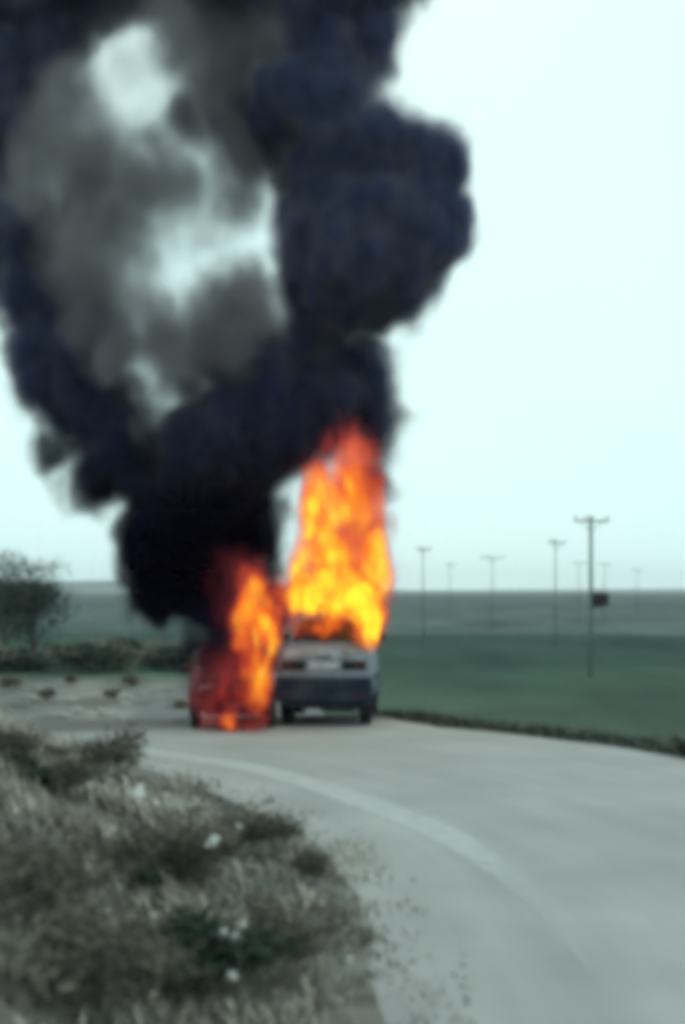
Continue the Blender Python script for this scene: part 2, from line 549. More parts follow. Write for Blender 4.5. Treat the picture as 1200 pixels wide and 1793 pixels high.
def strip(name, offs, mat, lift, i0=0, i1=None, wob=0.0, taper=0.0):
    idx = list(range(i0, i1 if i1 is not None else len(PATH)))
    vs, fs, uv = [], [], []
    for i in idx:
        z = float(road_z(ARC[i])) + lift
        for o in offs:
            w = wob * mnoise.noise(Vector((ARC[i] * 0.9, o * 3, 1.3))) if (o in (offs[0], offs[-1])) else 0
            tp = min(1.0, 0.05 + (ARC[i] - ARC[i0]) / taper) if taper else 1.0
            p = PATH[i] + NRM[i] * (o + w) * tp
            vs.append((p[0], p[1], z)); uv.append((o, ARC[i]))
    n = len(offs)
    for a in range(len(idx) - 1):
        for k in range(n - 1):
            fs.append((a * n + k, a * n + k + 1, (a + 1) * n + k + 1, (a + 1) * n + k))
    me = bpy.data.meshes.new(name)
    me.from_pydata(vs, [], fs)
    lay = me.uv_layers.new(name='UVMap')
    for lp in me.loops: lay.data[lp.index].uv = uv[lp.vertex_index]
    return link(name, me, mat)


WEAR0 = float(ARC[np.argmin(np.abs(PATH[:, 1] - 11.6))])
M['paint'] = paint_mat()
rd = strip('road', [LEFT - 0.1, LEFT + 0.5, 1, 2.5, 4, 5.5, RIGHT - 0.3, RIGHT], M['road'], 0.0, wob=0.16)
tag(rd, kind='structure')
ln = strip('edge_line', [-0.26, 0.26], M['paint'], 0.003, i0=int(np.argmin(np.abs(PATH[:, 1] - 10.6))), i1=int(np.argmin(np.abs(PATH[:, 1] - 26.6))), wob=0.05, taper=6.5)
ln.parent = rd

# far hills along the horizon
def hill(name, az0, az1, dist, top, seed):
    n = 90
    vs, fs = [], []
    for i in range(n + 1):
        a = R(az0 + (az1 - az0) * i / n)
        prof = math.sin(math.pi * i / n) ** 0.6
        h = top * prof * (0.75 + 0.35 * mnoise.noise(Vector((i * 0.06, seed, 0))) + 0.1 * mnoise.noise(Vector((i * 0.3, seed, 4))))
        for (dd, hh) in ((0, -8), (250, h * 0.55 - 2), (600, h), (1100, h * 0.9), (1700, -8)):
            vs.append(((dist + dd) * math.sin(a), (dist + dd) * math.cos(a), PLAIN + hh))
    for i in range(n):
        for k in range(4):
            fs.append((i * 5 + k, (i + 1) * 5 + k, (i + 1) * 5 + k + 1, i * 5 + k + 1))
    me = bpy.data.meshes.new(name)
    me.from_pydata(vs, [], fs)
    for p in me.polygons: p.use_smooth = True
    return tag(link(name, me, M['hill']), kind='structure')


hill('hills', -60, 4, 4300, 62, 2.2)
hill('hills', -4, 70, 5200, 24, 5.9)

# ------------------------------------------------------------------ utility poles
def utility_pole(px, top_py, label, detail, arm=2.3, trafo=False, rz=0.0):
    Y = FPX * (10.6 + PLAIN - CAM_H) / (HORIZON - top_py)
    X = (px - 600) * Y / FPX
    z0 = float(ground_z(X, Y)[0])
    H = CAM_H + (HORIZON - top_py) * Y / FPX - z0
    t = empty('utility_pole', (X, Y, z0), rz)
    tag(t, label, 'utility pole', 'utility poles crossing the plain')
    bm = bmesh.new(); add_bar(bm, (0, 0, -0.5), (0, 0, H), 0.15 if trafo else 0.08, 0.12 if trafo else 0.055, 12); finish(bm, 'pole', M['wood'], t, True)
    za = H - 0.35
    ca = part('crossarm', M['wood'], t, [((0, -0.16, za), (arm, 0.11, 0.13), dict(bev=0.01))])
    if detail:
        for s in (-1, 1):
            part('brace', M['steel'], t, bars=[((s * arm * 0.30, -0.17, za - 0.05), (0, -0.17, za - 0.75), 0.022, 0.022, 6)])
    for q in (-0.46, -0.16, 0.46) if detail else (-0.45, 0.45):
        bm = bmesh.new()
        mt = Matrix.Translation((q * arm, -0.16, za + 0.06))
        add_lathe(bm, [(0.0, 0), (0.03, 0), (0.03, 0.08), (0.085, 0.10), (0.05, 0.15), (0.085, 0.18), (0.05, 0.23), (0.06, 0.28), (0.0, 0.31)], mt, 12)
        finish(bm, 'insulator', M['porcelain'], t, True)
    if trafo:
        zt = H - 5.45
        tr = part('transformer', M['char'], t, [((0.55, -0.25, zt), (1.0, 0.55, 0.85), dict(bev=0.06))])
        for k in range(5):
            part('cooling_fin', M['char'], tr, [((0.2 + k * 0.175, -0.56, zt), (0.03, 0.10, 0.6))])
        for k in (-1, 0, 1):
            part('bushing', M['porcelain'], tr, bars=[((0.55 + k * 0.28, -0.25, zt + 0.42), (0.55 + k * 0.28, -0.25, zt + 0.72), 0.05, 0.03, 8)])
        part('bracket', M['steel'], t, [((0.3, -0.22, zt - 0.47), (0.95, 0.10, 0.08))])
    return t


utility_pole(1035, 903, 'nearest and tallest utility pole with a crossarm and a dark transformer box', True, 2.3, True, R(4))
utility_pole(741, 957, 'utility pole nearest to the burning silver car on its right', True, 2.0, False, R(35))
utility_pole(788, 985, 'small distant utility pole, second from the burning silver car', False, 2.0, False, R(35))
utility_pole(862, 972, 'utility pole with a wide crossarm, third from the burning silver car', True, 3.4, False, R(6))
utility_pole(973, 944, 'pale slender utility pole just left of the tallest one', True, 2.4, False, R(40))
utility_pole(1014, 982, 'small faint utility pole close behind the tallest one on its left', False, 2.6, False, R(20))
utility_pole(1059, 985, 'small faint utility pole close behind the tallest one on its right', False, 2.6, False, R(20))
utility_pole(1116, 996, 'faintest far utility pole, rightmost on the horizon', False, 2.2, False, R(20))

# ------------------------------------------------------------------ vegetation
def leaf_cloud(name, blobs, n, size, mat, parent, seed, droop=0.3):
    """many small leaf faces spread through several uneven blobs: (centre, radii) each"""
    rg = np.random.default_rng(seed)
    vol = np.array([b_[1][0] * b_[1][1] * b_[1][2] for b_ in blobs]) ** 0.75
    which = rg.choice(len(blobs), n, p=vol / vol.sum())
    C = np.array([b_[0] for b_ in blobs])[which]
    Rd = np.array([b_[1] for b_ in blobs])[which]
    v = rg.normal(size=(n, 3)); v /= np.linalg.norm(v, axis=1)[:, None]
    rr = rg.random(n) ** 0.45
    # sprays: leaves gather round random twig ends
    P = C + v * Rd * rr[:, None]
    twig = rg.integers(0, max(4, n // 14), n)
    tw = P[rg.integers(0, n, max(4, n // 14))]
    P = P * 0.35 + (tw[twig] + rg.normal(size=(n, 3)) * Rd * 0.13) * 0.65
    s = size * (0.6 + 0.9 * rg.random(n))
    a = rg.normal(size=(n, 3)); a[:, 2] -= droop; a /= np.linalg.norm(a, axis=1)[:, None]
    b_ = np.cross(a, rg.normal(size=(n, 3))); b_ /= np.linalg.norm(b_, axis=1)[:, None]
    V = np.empty((n, 4, 3))
    V[:, 0] = P - a * s[:, None]
    V[:, 1] = P + b_ * s[:, None] * 0.55
    V[:, 2] = P + a * s[:, None]
    V[:, 3] = P - b_ * s[:, None] * 0.55
    me = bpy.data.meshes.new(name)
    me.from_pydata(V.reshape(-1, 3).tolist(), [], np.arange(n * 4).reshape(n, 4).tolist())
    at_ = me.attributes.new('tone', 'FLOAT', 'POINT')
    tone = np.clip(0.5 + 0.28 * rg.normal(size=n), 0, 1)
    at_.data.foreach_set('value', np.repeat(tone, 4).astype(np.float32))
    return link(name, me, mat, parent)


def limbs(bm, base, d, L, r, depth, rg, spread=0.55, ends=None):
    segs = 3
    p = Vector(base); d = Vector(d).normalized()
    for k in range(segs):
        d2 = (d + Vector(rg.normal(size=3)) * 0.14).normalized()
        q = p + d2 * (L / segs)
        add_bar(bm, p, q, r * (1 - 0.28 * k / segs), r * (1 - 0.28 * (k + 1) / segs), 5 if depth else 4, False)
        p, d = q, d2
        if depth > 0 and k >= 1:
            for _ in range(2):
                e = (d + Vector(rg.normal(size=3)) * spread); e.z = abs(e.z) * 0.8 + 0.1
                limbs(bm, p, e, L * 0.62, r * 0.52, depth - 1, rg, spread, ends)
    if ends is not None: ends.append(p.copy())


def copy_tree(o, parent=None):
    c = o.copy(); COL.objects.link(c); c.parent = parent
    for ch in [x for x in o.children]:
        copy_tree(ch, c)
    return c


def tree(X, Y, H, W, label, seed, mat='leaf_grey', n=5200, name='tree', loose=False):
    z0 = float(ground_z(X, Y)[0])
    t = empty(name, (X, Y, z0)); tag(t, label, 'tree')
    rg = np.random.default_rng(seed)
    bm = bmesh.new(); ends = []
    add_bar(bm, (0, 0, -0.3), (0, 0, H * 0.30), 0.16, 0.12, 8, False)
    for k in range(4):
        a = k * 1.6 + rg.random()
        limbs(bm, (0, 0, H * (0.22 + 0.03 * k)), (0.5 * math.cos(a), 0.5 * math.sin(a), 1.0), H * 0.48, 0.085, 2, rg, 0.5, ends)
    finish(bm, 'trunk', M['bark'], t, True)
    blobs = [((e.x, e.y, min(e.z, H * 0.97)), (W * 0.20, W * 0.20, H * 0.085)) for e in ends[::2]]
    if not loose:
        for k in range(7):
            a = rg.random() * 6.28
            blobs.append(((W * 0.3 * math.cos(a), W * 0.3 * math.sin(a), H * (0.18 + 0.45 * rg.random())), (W * 0.28, W * 0.28, H * 0.15)))
    leaf_cloud('crown', blobs, n, 0.11, M[mat], t, seed + 1)
    return t


tree(-25.2, 108, 8.6, 4.6, 'tall wispy grey-green tree at the left edge beyond the dirt', 11, 'leaf_grey', 4200)
tree(-22.6, 106, 6.4, 3.0, 'shorter dark tree at the left, between the wispy tree and the open field', 12, 'leaf_dark', 3600)
tree(-27.6, 112, 5.6, 4.5, 'low dark tree cut off by the left edge of the frame', 13, 'leaf_dark', 3600)


def bush_proto(seed, W, H, n, leaf, mat):
    t = empty('bush')
    rg = np.random.default_rng(seed)
    bm = bmesh.new()
    for k in range(6):
        a = rg.random() * 6.28
        limbs(bm, (0.12 * W * math.cos(a), 0.12 * W * math.sin(a), -0.05), (0.6 * math.cos(a), 0.6 * math.sin(a), 1), H * 0.7, 0.03 * H, 1, rg, 0.6)
    tag(finish(bm, 'stems', M['twig'], t), kind='stuff')
    blobs = []
    for k in range(9):
        a = rg.random() * 6.28; rr = rg.random() ** 0.5 * W * 0.38
        blobs.append(((rr * math.cos(a), rr * math.sin(a), H * (0.22 + 0.5 * rg.random() * (1 - rr / W))), (W * 0.2, W * 0.2, H * 0.24)))
    leaf_cloud('foliage', blobs, n, leaf, M[mat], t, seed + 3, 0.0)
    return t


far_protos = [bush_proto(40 + k, 4.2, 3.0, 2600, 0.11, 'leaf_dark') for k in range(3)]
used = set()


def place(protos, k, X, Y, s, sz, rz, label, cat, group, name=None):
    src = protos[k % len(protos)]
    o = src if src.name not in used else copy_tree(src)
    used.add(src.name)
    o.location = (X, Y, float(ground_z(X, Y)[0]) - 0.03)
    o.scale = (s, s, sz)
    o.rotation_euler = (0, 0, rz)
    tag(o, label, cat, group)
    if name: o.name = name
    return o


spots = [(-21.5, 101), (-18.6, 106), (-15.8, 103), (-13.0, 107), (-10.4, 104), (-8.0, 108), (-25.0, 100), (-17.0, 112), (-11.8, 113), (-5.4, 111), (-20.2, 109), (-14.4, 110), (-9.3, 111), (-12.0, 103), (-17.3, 101), (-6.6, 105), (-23.6, 104)]
for i, (x, y) in enumerate(spots):
    place(far_protos, i, x, y, 1.1 + 0.4 * random.random(), 0.62 + 0.34 * random.random(), random.random() * 6,
          'dark green bush in the hedge line between the dirt and the pale field', 'bush', 'bushes in the far hedge line')
low_protos = [bush_proto(60 + k, 1.5, 0.75, 900, 0.06, 'leaf_brown') for k in range(2)]
for i, (px, py, Y, s, lab) in enumerate([
        (75, 1215, 74, 1.25, 'low dark scrub bush on the dirt below the trees, leftmost'),
        (200, 1214, 76, 1.1, 'low dark scrub bush in the middle of the dirt left of the fire'),
        (235, 1196, 86, 1.3, 'low brown scrub bush on the dirt just below the hedge line'),
        (313, 1216, 70, 1.0, 'low dark scrub bush on the dirt right beside the burning maroon car'),
        (120, 1190, 88, 1.0, 'small scrub bush on the dirt at the foot of the short dark tree'),
        (20, 1192, 84, 1.4, 'brown scrub bush on the dirt at the left edge of the frame')]):
    place(low_protos, i, (px - 600) * Y / FPX, Y, s, s * 0.9, i * 1.3, lab, 'bush', 'scrub bushes on the dirt')

# dark bush on the right verge, cut by the frame
edge_proto = [bush_proto(80, 0.8, 0.62, 900, 0.035, 'leaf_dark')]
place(edge_proto, 0, 5.85, 24.2, 1.0, 1.0, 0.4, 'dark little bush on the road verge at the right edge of the frame', 'bush', None)

# ---- dry brush on the left bank: grass blades (nobody could count them) and single shrubs
def grass(name, X, Y, hmin, hmax, pal, label, seed, width=0.010, lean=0.35, bias=0.1, edge=False):
    rg = np.random.default_rng(seed)
    n = len(X)
    Z = ground_z(X, Y) - 0.02
    cl = vnoise(X, Y, 0.55, 6.2) * 0.9 + vnoise(X, Y, 1.5, 2.2) * 0.75 + vnoise(X, Y, 4.0, 5.0) * 0.4
    h = (hmin + (hmax - hmin) * rg.random(n) ** 1.5) * np.clip(1 + 0.55 * cl, 0.45, 1.6)
    if edge: h *= np.clip((-road_frame(X, Y)[0] - 1.2) / 2.6, 0.32, 1)
    az = rg.random(n) * 6.283
    ln_ = lean * (0.3 + rg.random(n)) * h
    dx, dy = np.cos(az) * ln_ + bias * h, np.sin(az) * ln_
    px, py = -np.sin(az) * width, np.cos(az) * width
    w = 0.6 + 0.8 * rg.random(n)
    B = np.stack([X, Y, Z], 1)
    V = np.empty((n, 5, 3))
    side = np.stack([px * w, py * w, np.zeros(n)], 1)
    mid = B + np.stack([dx * 0.35, dy * 0.35, h * 0.6], 1)
    V[:, 0] = B - side * 0.6; V[:, 1] = B + side * 0.6
    V[:, 2] = mid + side; V[:, 3] = mid - side
    V[:, 4] = B + np.stack([dx, dy, h * (1 - 0.25 * rg.random(n))], 1)
    fs = []
    base = np.arange(n) * 5
    Q = np.stack([base, base + 1, base + 2, base + 3], 1).tolist()
    T = np.stack([base + 3, base + 2, base + 4], 1).tolist()
    me = bpy.data.meshes.new(name)
    me.from_pydata(V.reshape(-1, 3).tolist(), [], Q + T)
    pal = np.array(pal)
    sel = np.clip(((cl + 0.9) / 1.8 * len(pal) + rg.normal(size=n) * 0.9), 0, len(pal) - 1).astype(int)
    c = pal[sel] * (0.75 + 0.5 * rg.random((n, 1)))
    ca = me.color_attributes.new('Col', 'FLOAT_COLOR', 'POINT')
    cc = np.repeat(np.concatenate([c, np.ones((n, 1))], 1), 5, 0).astype(np.float32)
    ca.data.foreach_set('color', cc.ravel())
    return tag(link(name, me, M['blade']), label, None, None, 'stuff')


def scatter(n, x0, x1, y0, y1, test, seed):
    rg = np.random.default_rng(seed)
    X = x0 + (x1 - x0) * rg.random(n); Y = y0 + (y1 - y0) * rg.random(n)
    off, arc = road_frame(X, Y)
    keep = test(X, Y, off, rg)
    return X[keep], Y[keep]


PAL_BANK = [(0.055, 0.047, 0.037), (0.15, 0.14, 0.115), (0.30, 0.285, 0.235), (0.44, 0.42, 0.35), (0.62, 0.585, 0.50)]
X, Y = scatter(60000, -11, 2.2, 5, 34, lambda X, Y, o, rg: (o < -1.3 - 2.4 * rg.random(len(X)) ** 1.5) & (X > -0.27 * Y - 1.4) & (o > -9), 5)
grass('dry_grass', X, Y, 0.05, 0.25, PAL_BANK, 'dry grey-olive grass and weeds covering the bank at the lower left', 21, 0.012, 0.40, -0.25, True)
X, Y = scatter(15000, -9, 2.2, 5, 30, lambda X, Y, o, rg: (o < -1.9 - 1.0 * rg.random(len(X))) & (X > -0.27 * Y - 1.4) & (o > -8) & (vnoise(X, Y, 1.4, 7.7) > 0.02), 15)
grass('tall_weeds', X, Y, 0.15, 0.5, [(0.05, 0.042, 0.034), (0.08, 0.07, 0.056), (0.13, 0.125, 0.10), (0.24, 0.23, 0.19), (0.40, 0.38, 0.33)], 'taller leaning weed stalks in clumps on the bank', 31, 0.012, 0.45, -0.35, True)
X, Y = scatter(60000, -6, 2.4, 5, 28, lambda X, Y, o, rg: (o < -0.85 - 0.5 * rg.random(len(X))) & (o > -3.2) & (vnoise(X, Y, 2.2, 9.1) > 0.05), 17)
grass('edge_grass', X, Y, 0.04, 0.20, PAL_BANK[:4], 'short thin grass running out from the bank over the road edge', 35, 0.010, 0.8, -0.2)
PAL_VERGE = [(0.035, 0.036, 0.033), (0.042, 0.048, 0.042), (0.050, 0.062, 0.050), (0.07, 0.08, 0.065)]
X, Y = scatter(160000, -2, 14, 18, 46, lambda X, Y, o, rg: (X > 0.2) & (o > RIGHT + 0.05) & (o < RIGHT + 0.5 + 1.5 * rg.random(len(X))), 6)
grass('verge_grass', X, Y, 0.05, 0.22, PAL_VERGE, 'dark strip of short weeds along the far edge of the road', 22, 0.016, 0.9, -0.1)


def shrub_proto(seed, W, H, mat, n):
    t = empty('dry_shrub')
    rg = np.random.default_rng(seed)
    bm = bmesh.new(); ends = []
    for k in range(13):
        a = rg.random() * 6.28; sp = 0.25 + 0.6 * rg.random()
        limbs(bm, (0.05 * math.cos(a), 0.05 * math.sin(a), -0.04), (sp * math.cos(a), sp * math.sin(a), 1), H * (0.55 + 0.4 * rg.random()), 0.008, 1, rg, 0.5, ends)
    tag(finish(bm, 'stems', M['twig'], t), kind='stuff')
    blobs = [((e.x, e.y, e.z), (W * 0.10, W * 0.10, H * 0.10)) for e in ends]
    leaf_cloud('foliage', blobs, n, 0.034, M[mat], t, seed + 2, 0.2)
    return t


dry_p = [shrub_proto(101, 0.8, 0.75, 'leaf_dry', 1100), shrub_proto(103, 0.9, 0.7, 'leaf_dry', 1200)]
dark_p = [shrub_proto(111, 0.7, 0.65, 'leaf_brown', 1300), shrub_proto(113, 0.8, 0.8, 'leaf_brown', 1400)]
grn_p = [shrub_proto(121, 0.7, 0.55, 'leaf_dark', 1500)]


def bank_pt(px, py, h=0.0):
    """ground point of the bank seen near pixel (px, py)"""
    best = None
    for Y in np.linspace(7, 30, 240):
        p = at(px, py, Y)
        z = float(ground_z(p.x, Y)[0]) + h
        if best is None or abs(p.z - z) < best[0]: best = (abs(p.z - z), p.x, Y)
    return best[1], best[2]


lab_dark = 'dark leafless-looking shrub standing in the dry brush of the bank'
single = [
    (dark_p, 195, 1375, 1.0, 0.95, 'dark shrub at the far tip of the bank below the burning maroon car'),
    (dark_p, 470, 1505, 0.9, 0.7, 'dark rounded shrub at the road edge of the bank, upper of two'),
    (dark_p, 545, 1560, 0.45, 0.55, 'small dark shrub leaning out over the road surface'),
    (dark_p, 480, 1730, 0.8, 0.75, 'dark tangled shrub low on the bank near the bottom of the frame'),
    (dark_p, 180, 1793, 1.0, 0.9, 'darkest shrub at the bottom left corner of the bank'),
    (grn_p, 360, 1745, 1.3, 1.0, 'dull green shrub below the white scraps on the bank'),
    (grn_p, 90, 1390, 1.0, 0.6, 'dull green shrub high on the bank at the left'),
    (dark_p, 340, 1560, 0.9, 0.8, 'dark shrub in the middle of the bank above the white scraps'),
    (dark_p, 20, 1340, 0.9, 0.6, 'dark shrub on the crest of the bank at the left edge'),
    (dark_p, 60, 1680, 0.9, 0.9, 'brown shrub at the left edge low on the bank'),
]
for i, (pr, px, py, s, sz, lab) in enumerate(single):
    x, y = bank_pt(px, py)
    place(pr, i, x, y, s, sz, i * 2.1, lab, 'shrub', 'dry shrubs on the bank')
rs = random.Random(4)
cnt = 0
while cnt < 18:
    y = rs.uniform(8.0, 26.5); x = rs.uniform(-0.25 * y - 0.4, 0.6)
    o, _a = road_frame(x, y)
    if o[0] > -2.7: continue
    kind = (0, 1, 0, 2, 0, 1)[cnt % 6]
    pr, lab, grp = ((dry_p, 'pale dry shrub among the olive brush of the roadside bank', 'pale dry shrubs on the bank'),
                    (dark_p, 'dark brown shrub scattered among the dry brush of the bank', 'dark brown shrubs on the bank'),
                    (grn_p, 'small dull green shrub scattered among the dry brush', 'dull green shrubs on the bank'))[kind]
    place(pr, cnt // 3, x, y, rs.uniform(0.35, 0.7), rs.uniform(0.3, 0.7), rs.random() * 6, lab, 'shrub', grp)
    cnt += 1

# loose gravel where the bank runs out onto the asphalt
X, Y = scatter(22000, -6, 2.4, 6, 28, lambda X, Y, o, rg: (np.abs(o + 1.75 + 0.45 * rg.normal(size=len(X))) < 0.5) & (o < -0.7), 51)
rg = np.random.default_rng(52)
n = len(X)
Zg = np.maximum(ground_z(X, Y), road_z(road_frame(X, Y)[1])) + 0.004
sg = 0.008 + 0.028 * rg.random(n) ** 3
octa = np.array([(1, 0, 0), (0, 1, 0), (-1, 0, 0), (0, -1, 0), (0, 0, 0.7), (0, 0, -0.5)])
ofc = np.array([(0, 1, 4), (1, 2, 4), (2, 3, 4), (3, 0, 4), (1, 0, 5), (2, 1, 5), (3, 2, 5), (0, 3, 5)])
V = octa[None] * sg[:, None, None] * (0.6 + 0.8 * rg.random((n, 6, 1))) + np.stack([X, Y, Zg], 1)[:, None]
me = bpy.data.meshes.new('gravel')
me.from_pydata(V.reshape(-1, 3).tolist(), [], (ofc[None] + 6 * np.arange(n)[:, None, None]).reshape(-1, 3).tolist())
tag(link('gravel', me, M['rock']), 'loose grey gravel along the edge of the bank', None, None, 'stuff')

# white scraps caught in the brush
def scrap(px, py, h, size, label, seed):
    x, y = bank_pt(px, py, h)
    rg = np.random.default_rng(seed)
    bm = bmesh.new()
    bmesh.ops.create_icosphere(bm, subdivisions=3, radius=1.0)
    for v in bm.verts:
        k = 0.72 + 0.55 * mnoise.noise(v.co * 1.7 + Vector((seed, 0, 0))) + 0.3 * mnoise.noise(v.co * 4.1 + Vector((0, seed, 0)))
        v.co = Vector((v.co.x * size * 0.85 * k, v.co.y * size * 0.6 * k, v.co.z * size * 0.5 * k))
    o = finish(bm, 'litter_scrap', M['litter'])
    o.location = (x, y, float(ground_z(x, y)[0]) + h)
    o.rotation_euler = (rg.random(), rg.random(), rg.random() * 6)
    tag(o, label, 'litter', 'white scraps in the brush')


scrap(418, 1650, 0.42, 0.085, 'largest white scrap of litter in the brush, low on the bank', 1)
scrap(392, 1632, 0.45, 0.055, 'white scrap just above and left of the largest one', 2)
scrap(428, 1622, 0.45, 0.050, 'white scrap just above the largest one, on its right', 3)
scrap(408, 1712, 0.35, 0.045, 'dim white scrap below the largest one', 4)
scrap(372, 1472, 0.50, 0.090, 'single white scrap in the upper brush near the dark rounded shrub', 5)
scrap(418, 1446, 0.50, 0.055, 'small pale scrap at the upper right rim of the brush', 6)
scrap(245, 1388, 0.45, 0.110, 'white scrap beside the dark shrub at the far tip of the bank', 7)
scrap(612, 1682, 0.10, 0.055, 'pale scrap lying at the edge of the road by the bank', 8)

# stones on the dirt and along the shoulder
def stone(x, y, s, label, seed):
    bm = bmesh.new()
    bmesh.ops.create_icosphere(bm, subdivisions=2, radius=1.0)
    for v in bm.verts:
        k = 0.85 + 0.35 * mnoise.noise(v.co * 1.3 + Vector((seed * 2.3, 0, 0)))
        v.co = Vector((v.co.x * k * s, v.co.y * k * s * 0.8, v.co.z * k * s * 0.6))
    o = finish(bm, 'stone', M['rock'])
    o.location = (x, y, float(ground_z(x, y)[0]) + s * 0.2)
    tag(o, label, 'stone', 'stones on the dirt left of the fire')


rs = random.Random(9)
for k in range(16):
    px, py = rs.uniform(60, 330), rs.uniform(1190, 1240)
    Y = rs.uniform(62, 84)
    stone((px - 600) * Y / FPX, Y, rs.uniform(0.18, 0.45), 'grey stone lying on the dirt between the scrub bushes', k)

# ------------------------------------------------------------------ vehicles
def wheel(parent, x, y, r, w, sgn):
    t = bmesh.new()
    mt = Matrix.Translation((x, y, r)) @ Matrix.Rotation(R(90), 4, 'Y')
    h = w / 2
    prof = [(r * 0.62, -h * 0.85), (r * 0.90, -h), (r * 0.985, -h * 0.8), (r, -h * 0.35), (r, h * 0.35), (r * 0.985, h * 0.8), (r * 0.90, h), (r * 0.62, h * 0.85), (r * 0.62, -h * 0.85)]
    add_lathe(t, prof, mt, 36)
    wh = empty('wheel', (0, 0, 0)); wh.parent = parent
    finish(t, 'tyre', M['rubber'], wh, True)
    b_ = bmesh.new()
    o = sgn
    add_lathe(b_, [(0.0, o * h * 0.55), (r * 0.18, o * h * 0.55), (r * 0.24, o * h * 0.30), (r * 0.48, o * h * 0.22), (r * 0.56, o * h * 0.72), (r * 0.63, o * h * 0.84), (r * 0.61, -o * h * 0.8), (0.0, -o * h * 0.5)], mt, 28)
    finish(b_, 'rim', M['rim'], wh, True)
    return wh


def sooty_glass():
    m, nt, N, L, b = new_mat('sooty_glass')
    b.inputs['Base Color'].default_value = (0.02, 0.016, 0.016, 1)
    b.inputs['Roughness'].default_value = 0.12
    tr = N.new('ShaderNodeBsdfTransparent'); tr.inputs['Color'].default_value = (0.55, 0.45, 0.42, 1)
    n = N.new('ShaderNodeTexNoise'); n.inputs['Scale'].default_value = 3.5; n.inputs['Detail'].default_value = 5
    t2 = N.new('ShaderNodeTexCoord'); L.new(t2.outputs['Object'], n.inputs['Vector'])
    mr = N.new('ShaderNodeMapRange'); mr.inputs['From Min'].default_value = 0.35; mr.inputs['From Max'].default_value = 0.65
    mr.inputs['To Min'].default_value = 0.35; mr.inputs['To Max'].default_value = 1.0
    L.new(n.outputs['Fac'], mr.inputs['Value'])
    ms = N.new('ShaderNodeMixShader')
    L.new(mr.outputs['Result'], ms.inputs['Fac']); L.new(tr.outputs['BSDF'], ms.inputs[1]); L.new(b.outputs['BSDF'], ms.inputs[2])
    L.new(ms.outputs['Shader'], N['Material Output'].inputs['Surface'])
    return m


M['glass'] = sooty_glass()


def quad_pane(name, pts, th, mat, parent):
    """flat pane with thickness through four points"""
    bm = bmesh.new()
    p = [Vector(q) for q in pts]
    nrm = (p[1] - p[0]).cross(p[3] - p[0]).normalized() * th
    a = [bm.verts.new(q) for q in p]; c = [bm.verts.new(q + nrm) for q in p]
    bm.faces.new(a); bm.faces.new(c[::-1])
    for k in range(4): bm.faces.new((a[k], a[(k + 1) % 4], c[(k + 1) % 4], c[k]))
    return finish(bm, name, mat, parent)


CAR_XY = (-0.385, 29.5)
tk = empty('silver_car', (CAR_XY[0], CAR_XY[1], 0.0), R(-4))
tk.location.z = float(road_z(road_frame(*CAR_XY)[1])[0])
tk.scale = (1, 1, 0.90)
tag(tk, 'high silver-grey car seen from behind, cabin ablaze, on the far side of the road', 'car')
W2 = 0.975


def ring(w, z0, z1, n=28, p=4.0, tuck=0.10):
    out = []
    for k in range(n):
        a = 2 * math.pi * k / n
        c, s_ = math.cos(a), math.sin(a)
        x = math.copysign(abs(c) ** (2 / p), c) * w / 2
        zz = (z0 + z1) / 2 + math.copysign(abs(s_) ** (2 / p), s_) * (z1 - z0) / 2
        f = (zz - z0) / max(1e-6, z1 - z0)
        x *= 1 - tuck * max(0, (f - 0.5) / 0.5) ** 1.5
        out.append((x, zz))
    return out


def loft(name, secs, mat, parent, p=4.0, tuck=lambda z1: 0.05, n=28):
    bm = bmesh.new()
    prev = None
    for (y, w, z0, z1) in secs:
        cur = [bm.verts.new((x, y, z)) for x, z in ring(w, z0, z1, n, p, tuck(z1))]
        if prev:
            for k in range(len(cur)):
                bm.faces.new((prev[k], prev[(k + 1) % len(cur)], cur[(k + 1) % len(cur)], cur[k]))
        else:
            bm.faces.new(cur)
        prev = cur
    bm.faces.new(prev[::-1])
    return finish(bm, name, mat, parent, True)


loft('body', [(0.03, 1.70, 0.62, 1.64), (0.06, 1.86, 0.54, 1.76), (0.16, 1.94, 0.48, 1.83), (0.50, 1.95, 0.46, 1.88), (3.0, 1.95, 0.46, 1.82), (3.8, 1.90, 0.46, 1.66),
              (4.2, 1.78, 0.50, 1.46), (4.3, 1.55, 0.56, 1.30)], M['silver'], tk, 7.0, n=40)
loft('cabin', [(0.42, 1.55, 1.70, 1.90), (0.62, 1.52, 1.70, 2.18), (0.86, 1.46, 1.70, 2.42), (1.3, 1.46, 1.70, 2.47), (2.3, 1.46, 1.70, 2.44), (2.75, 1.50, 1.70, 2.10), (3.05, 1.55, 1.70, 1.84)],
     M['silver'], tk, 6.0, lambda z1: 0.05 if z1 < 2 else 0.16, n=36)
quad_pane('rear_window', [(-0.66, 0.435, 1.935), (0.66, 0.435, 1.935), (0.52, 0.835, 2.395), (-0.52, 0.835, 2.395)], 0.03, M['lamp'], tk)
part('window_post', M['char'], tk, bars=[((0.02, 0.42, 1.92), (0.02, 0.80, 2.40), 0.028, 0.028, 8)])
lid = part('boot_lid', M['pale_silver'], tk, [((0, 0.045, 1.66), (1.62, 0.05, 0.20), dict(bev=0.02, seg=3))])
part('boot_handle', M['bumper'], lid, [((0, 0.012, 1.60), (0.34, 0.03, 0.04), dict(bev=0.01))])
part('plate_recess', M['grey_paint'], lid, [((0, 0.025, 1.40), (0.64, 0.03, 0.22), dict(bev=0.01))])
part('number_plate', M['plate_pale'], lid, [((0, 0.004, 1.40), (0.52, 0.012, 0.115), dict(bev=0.004))])
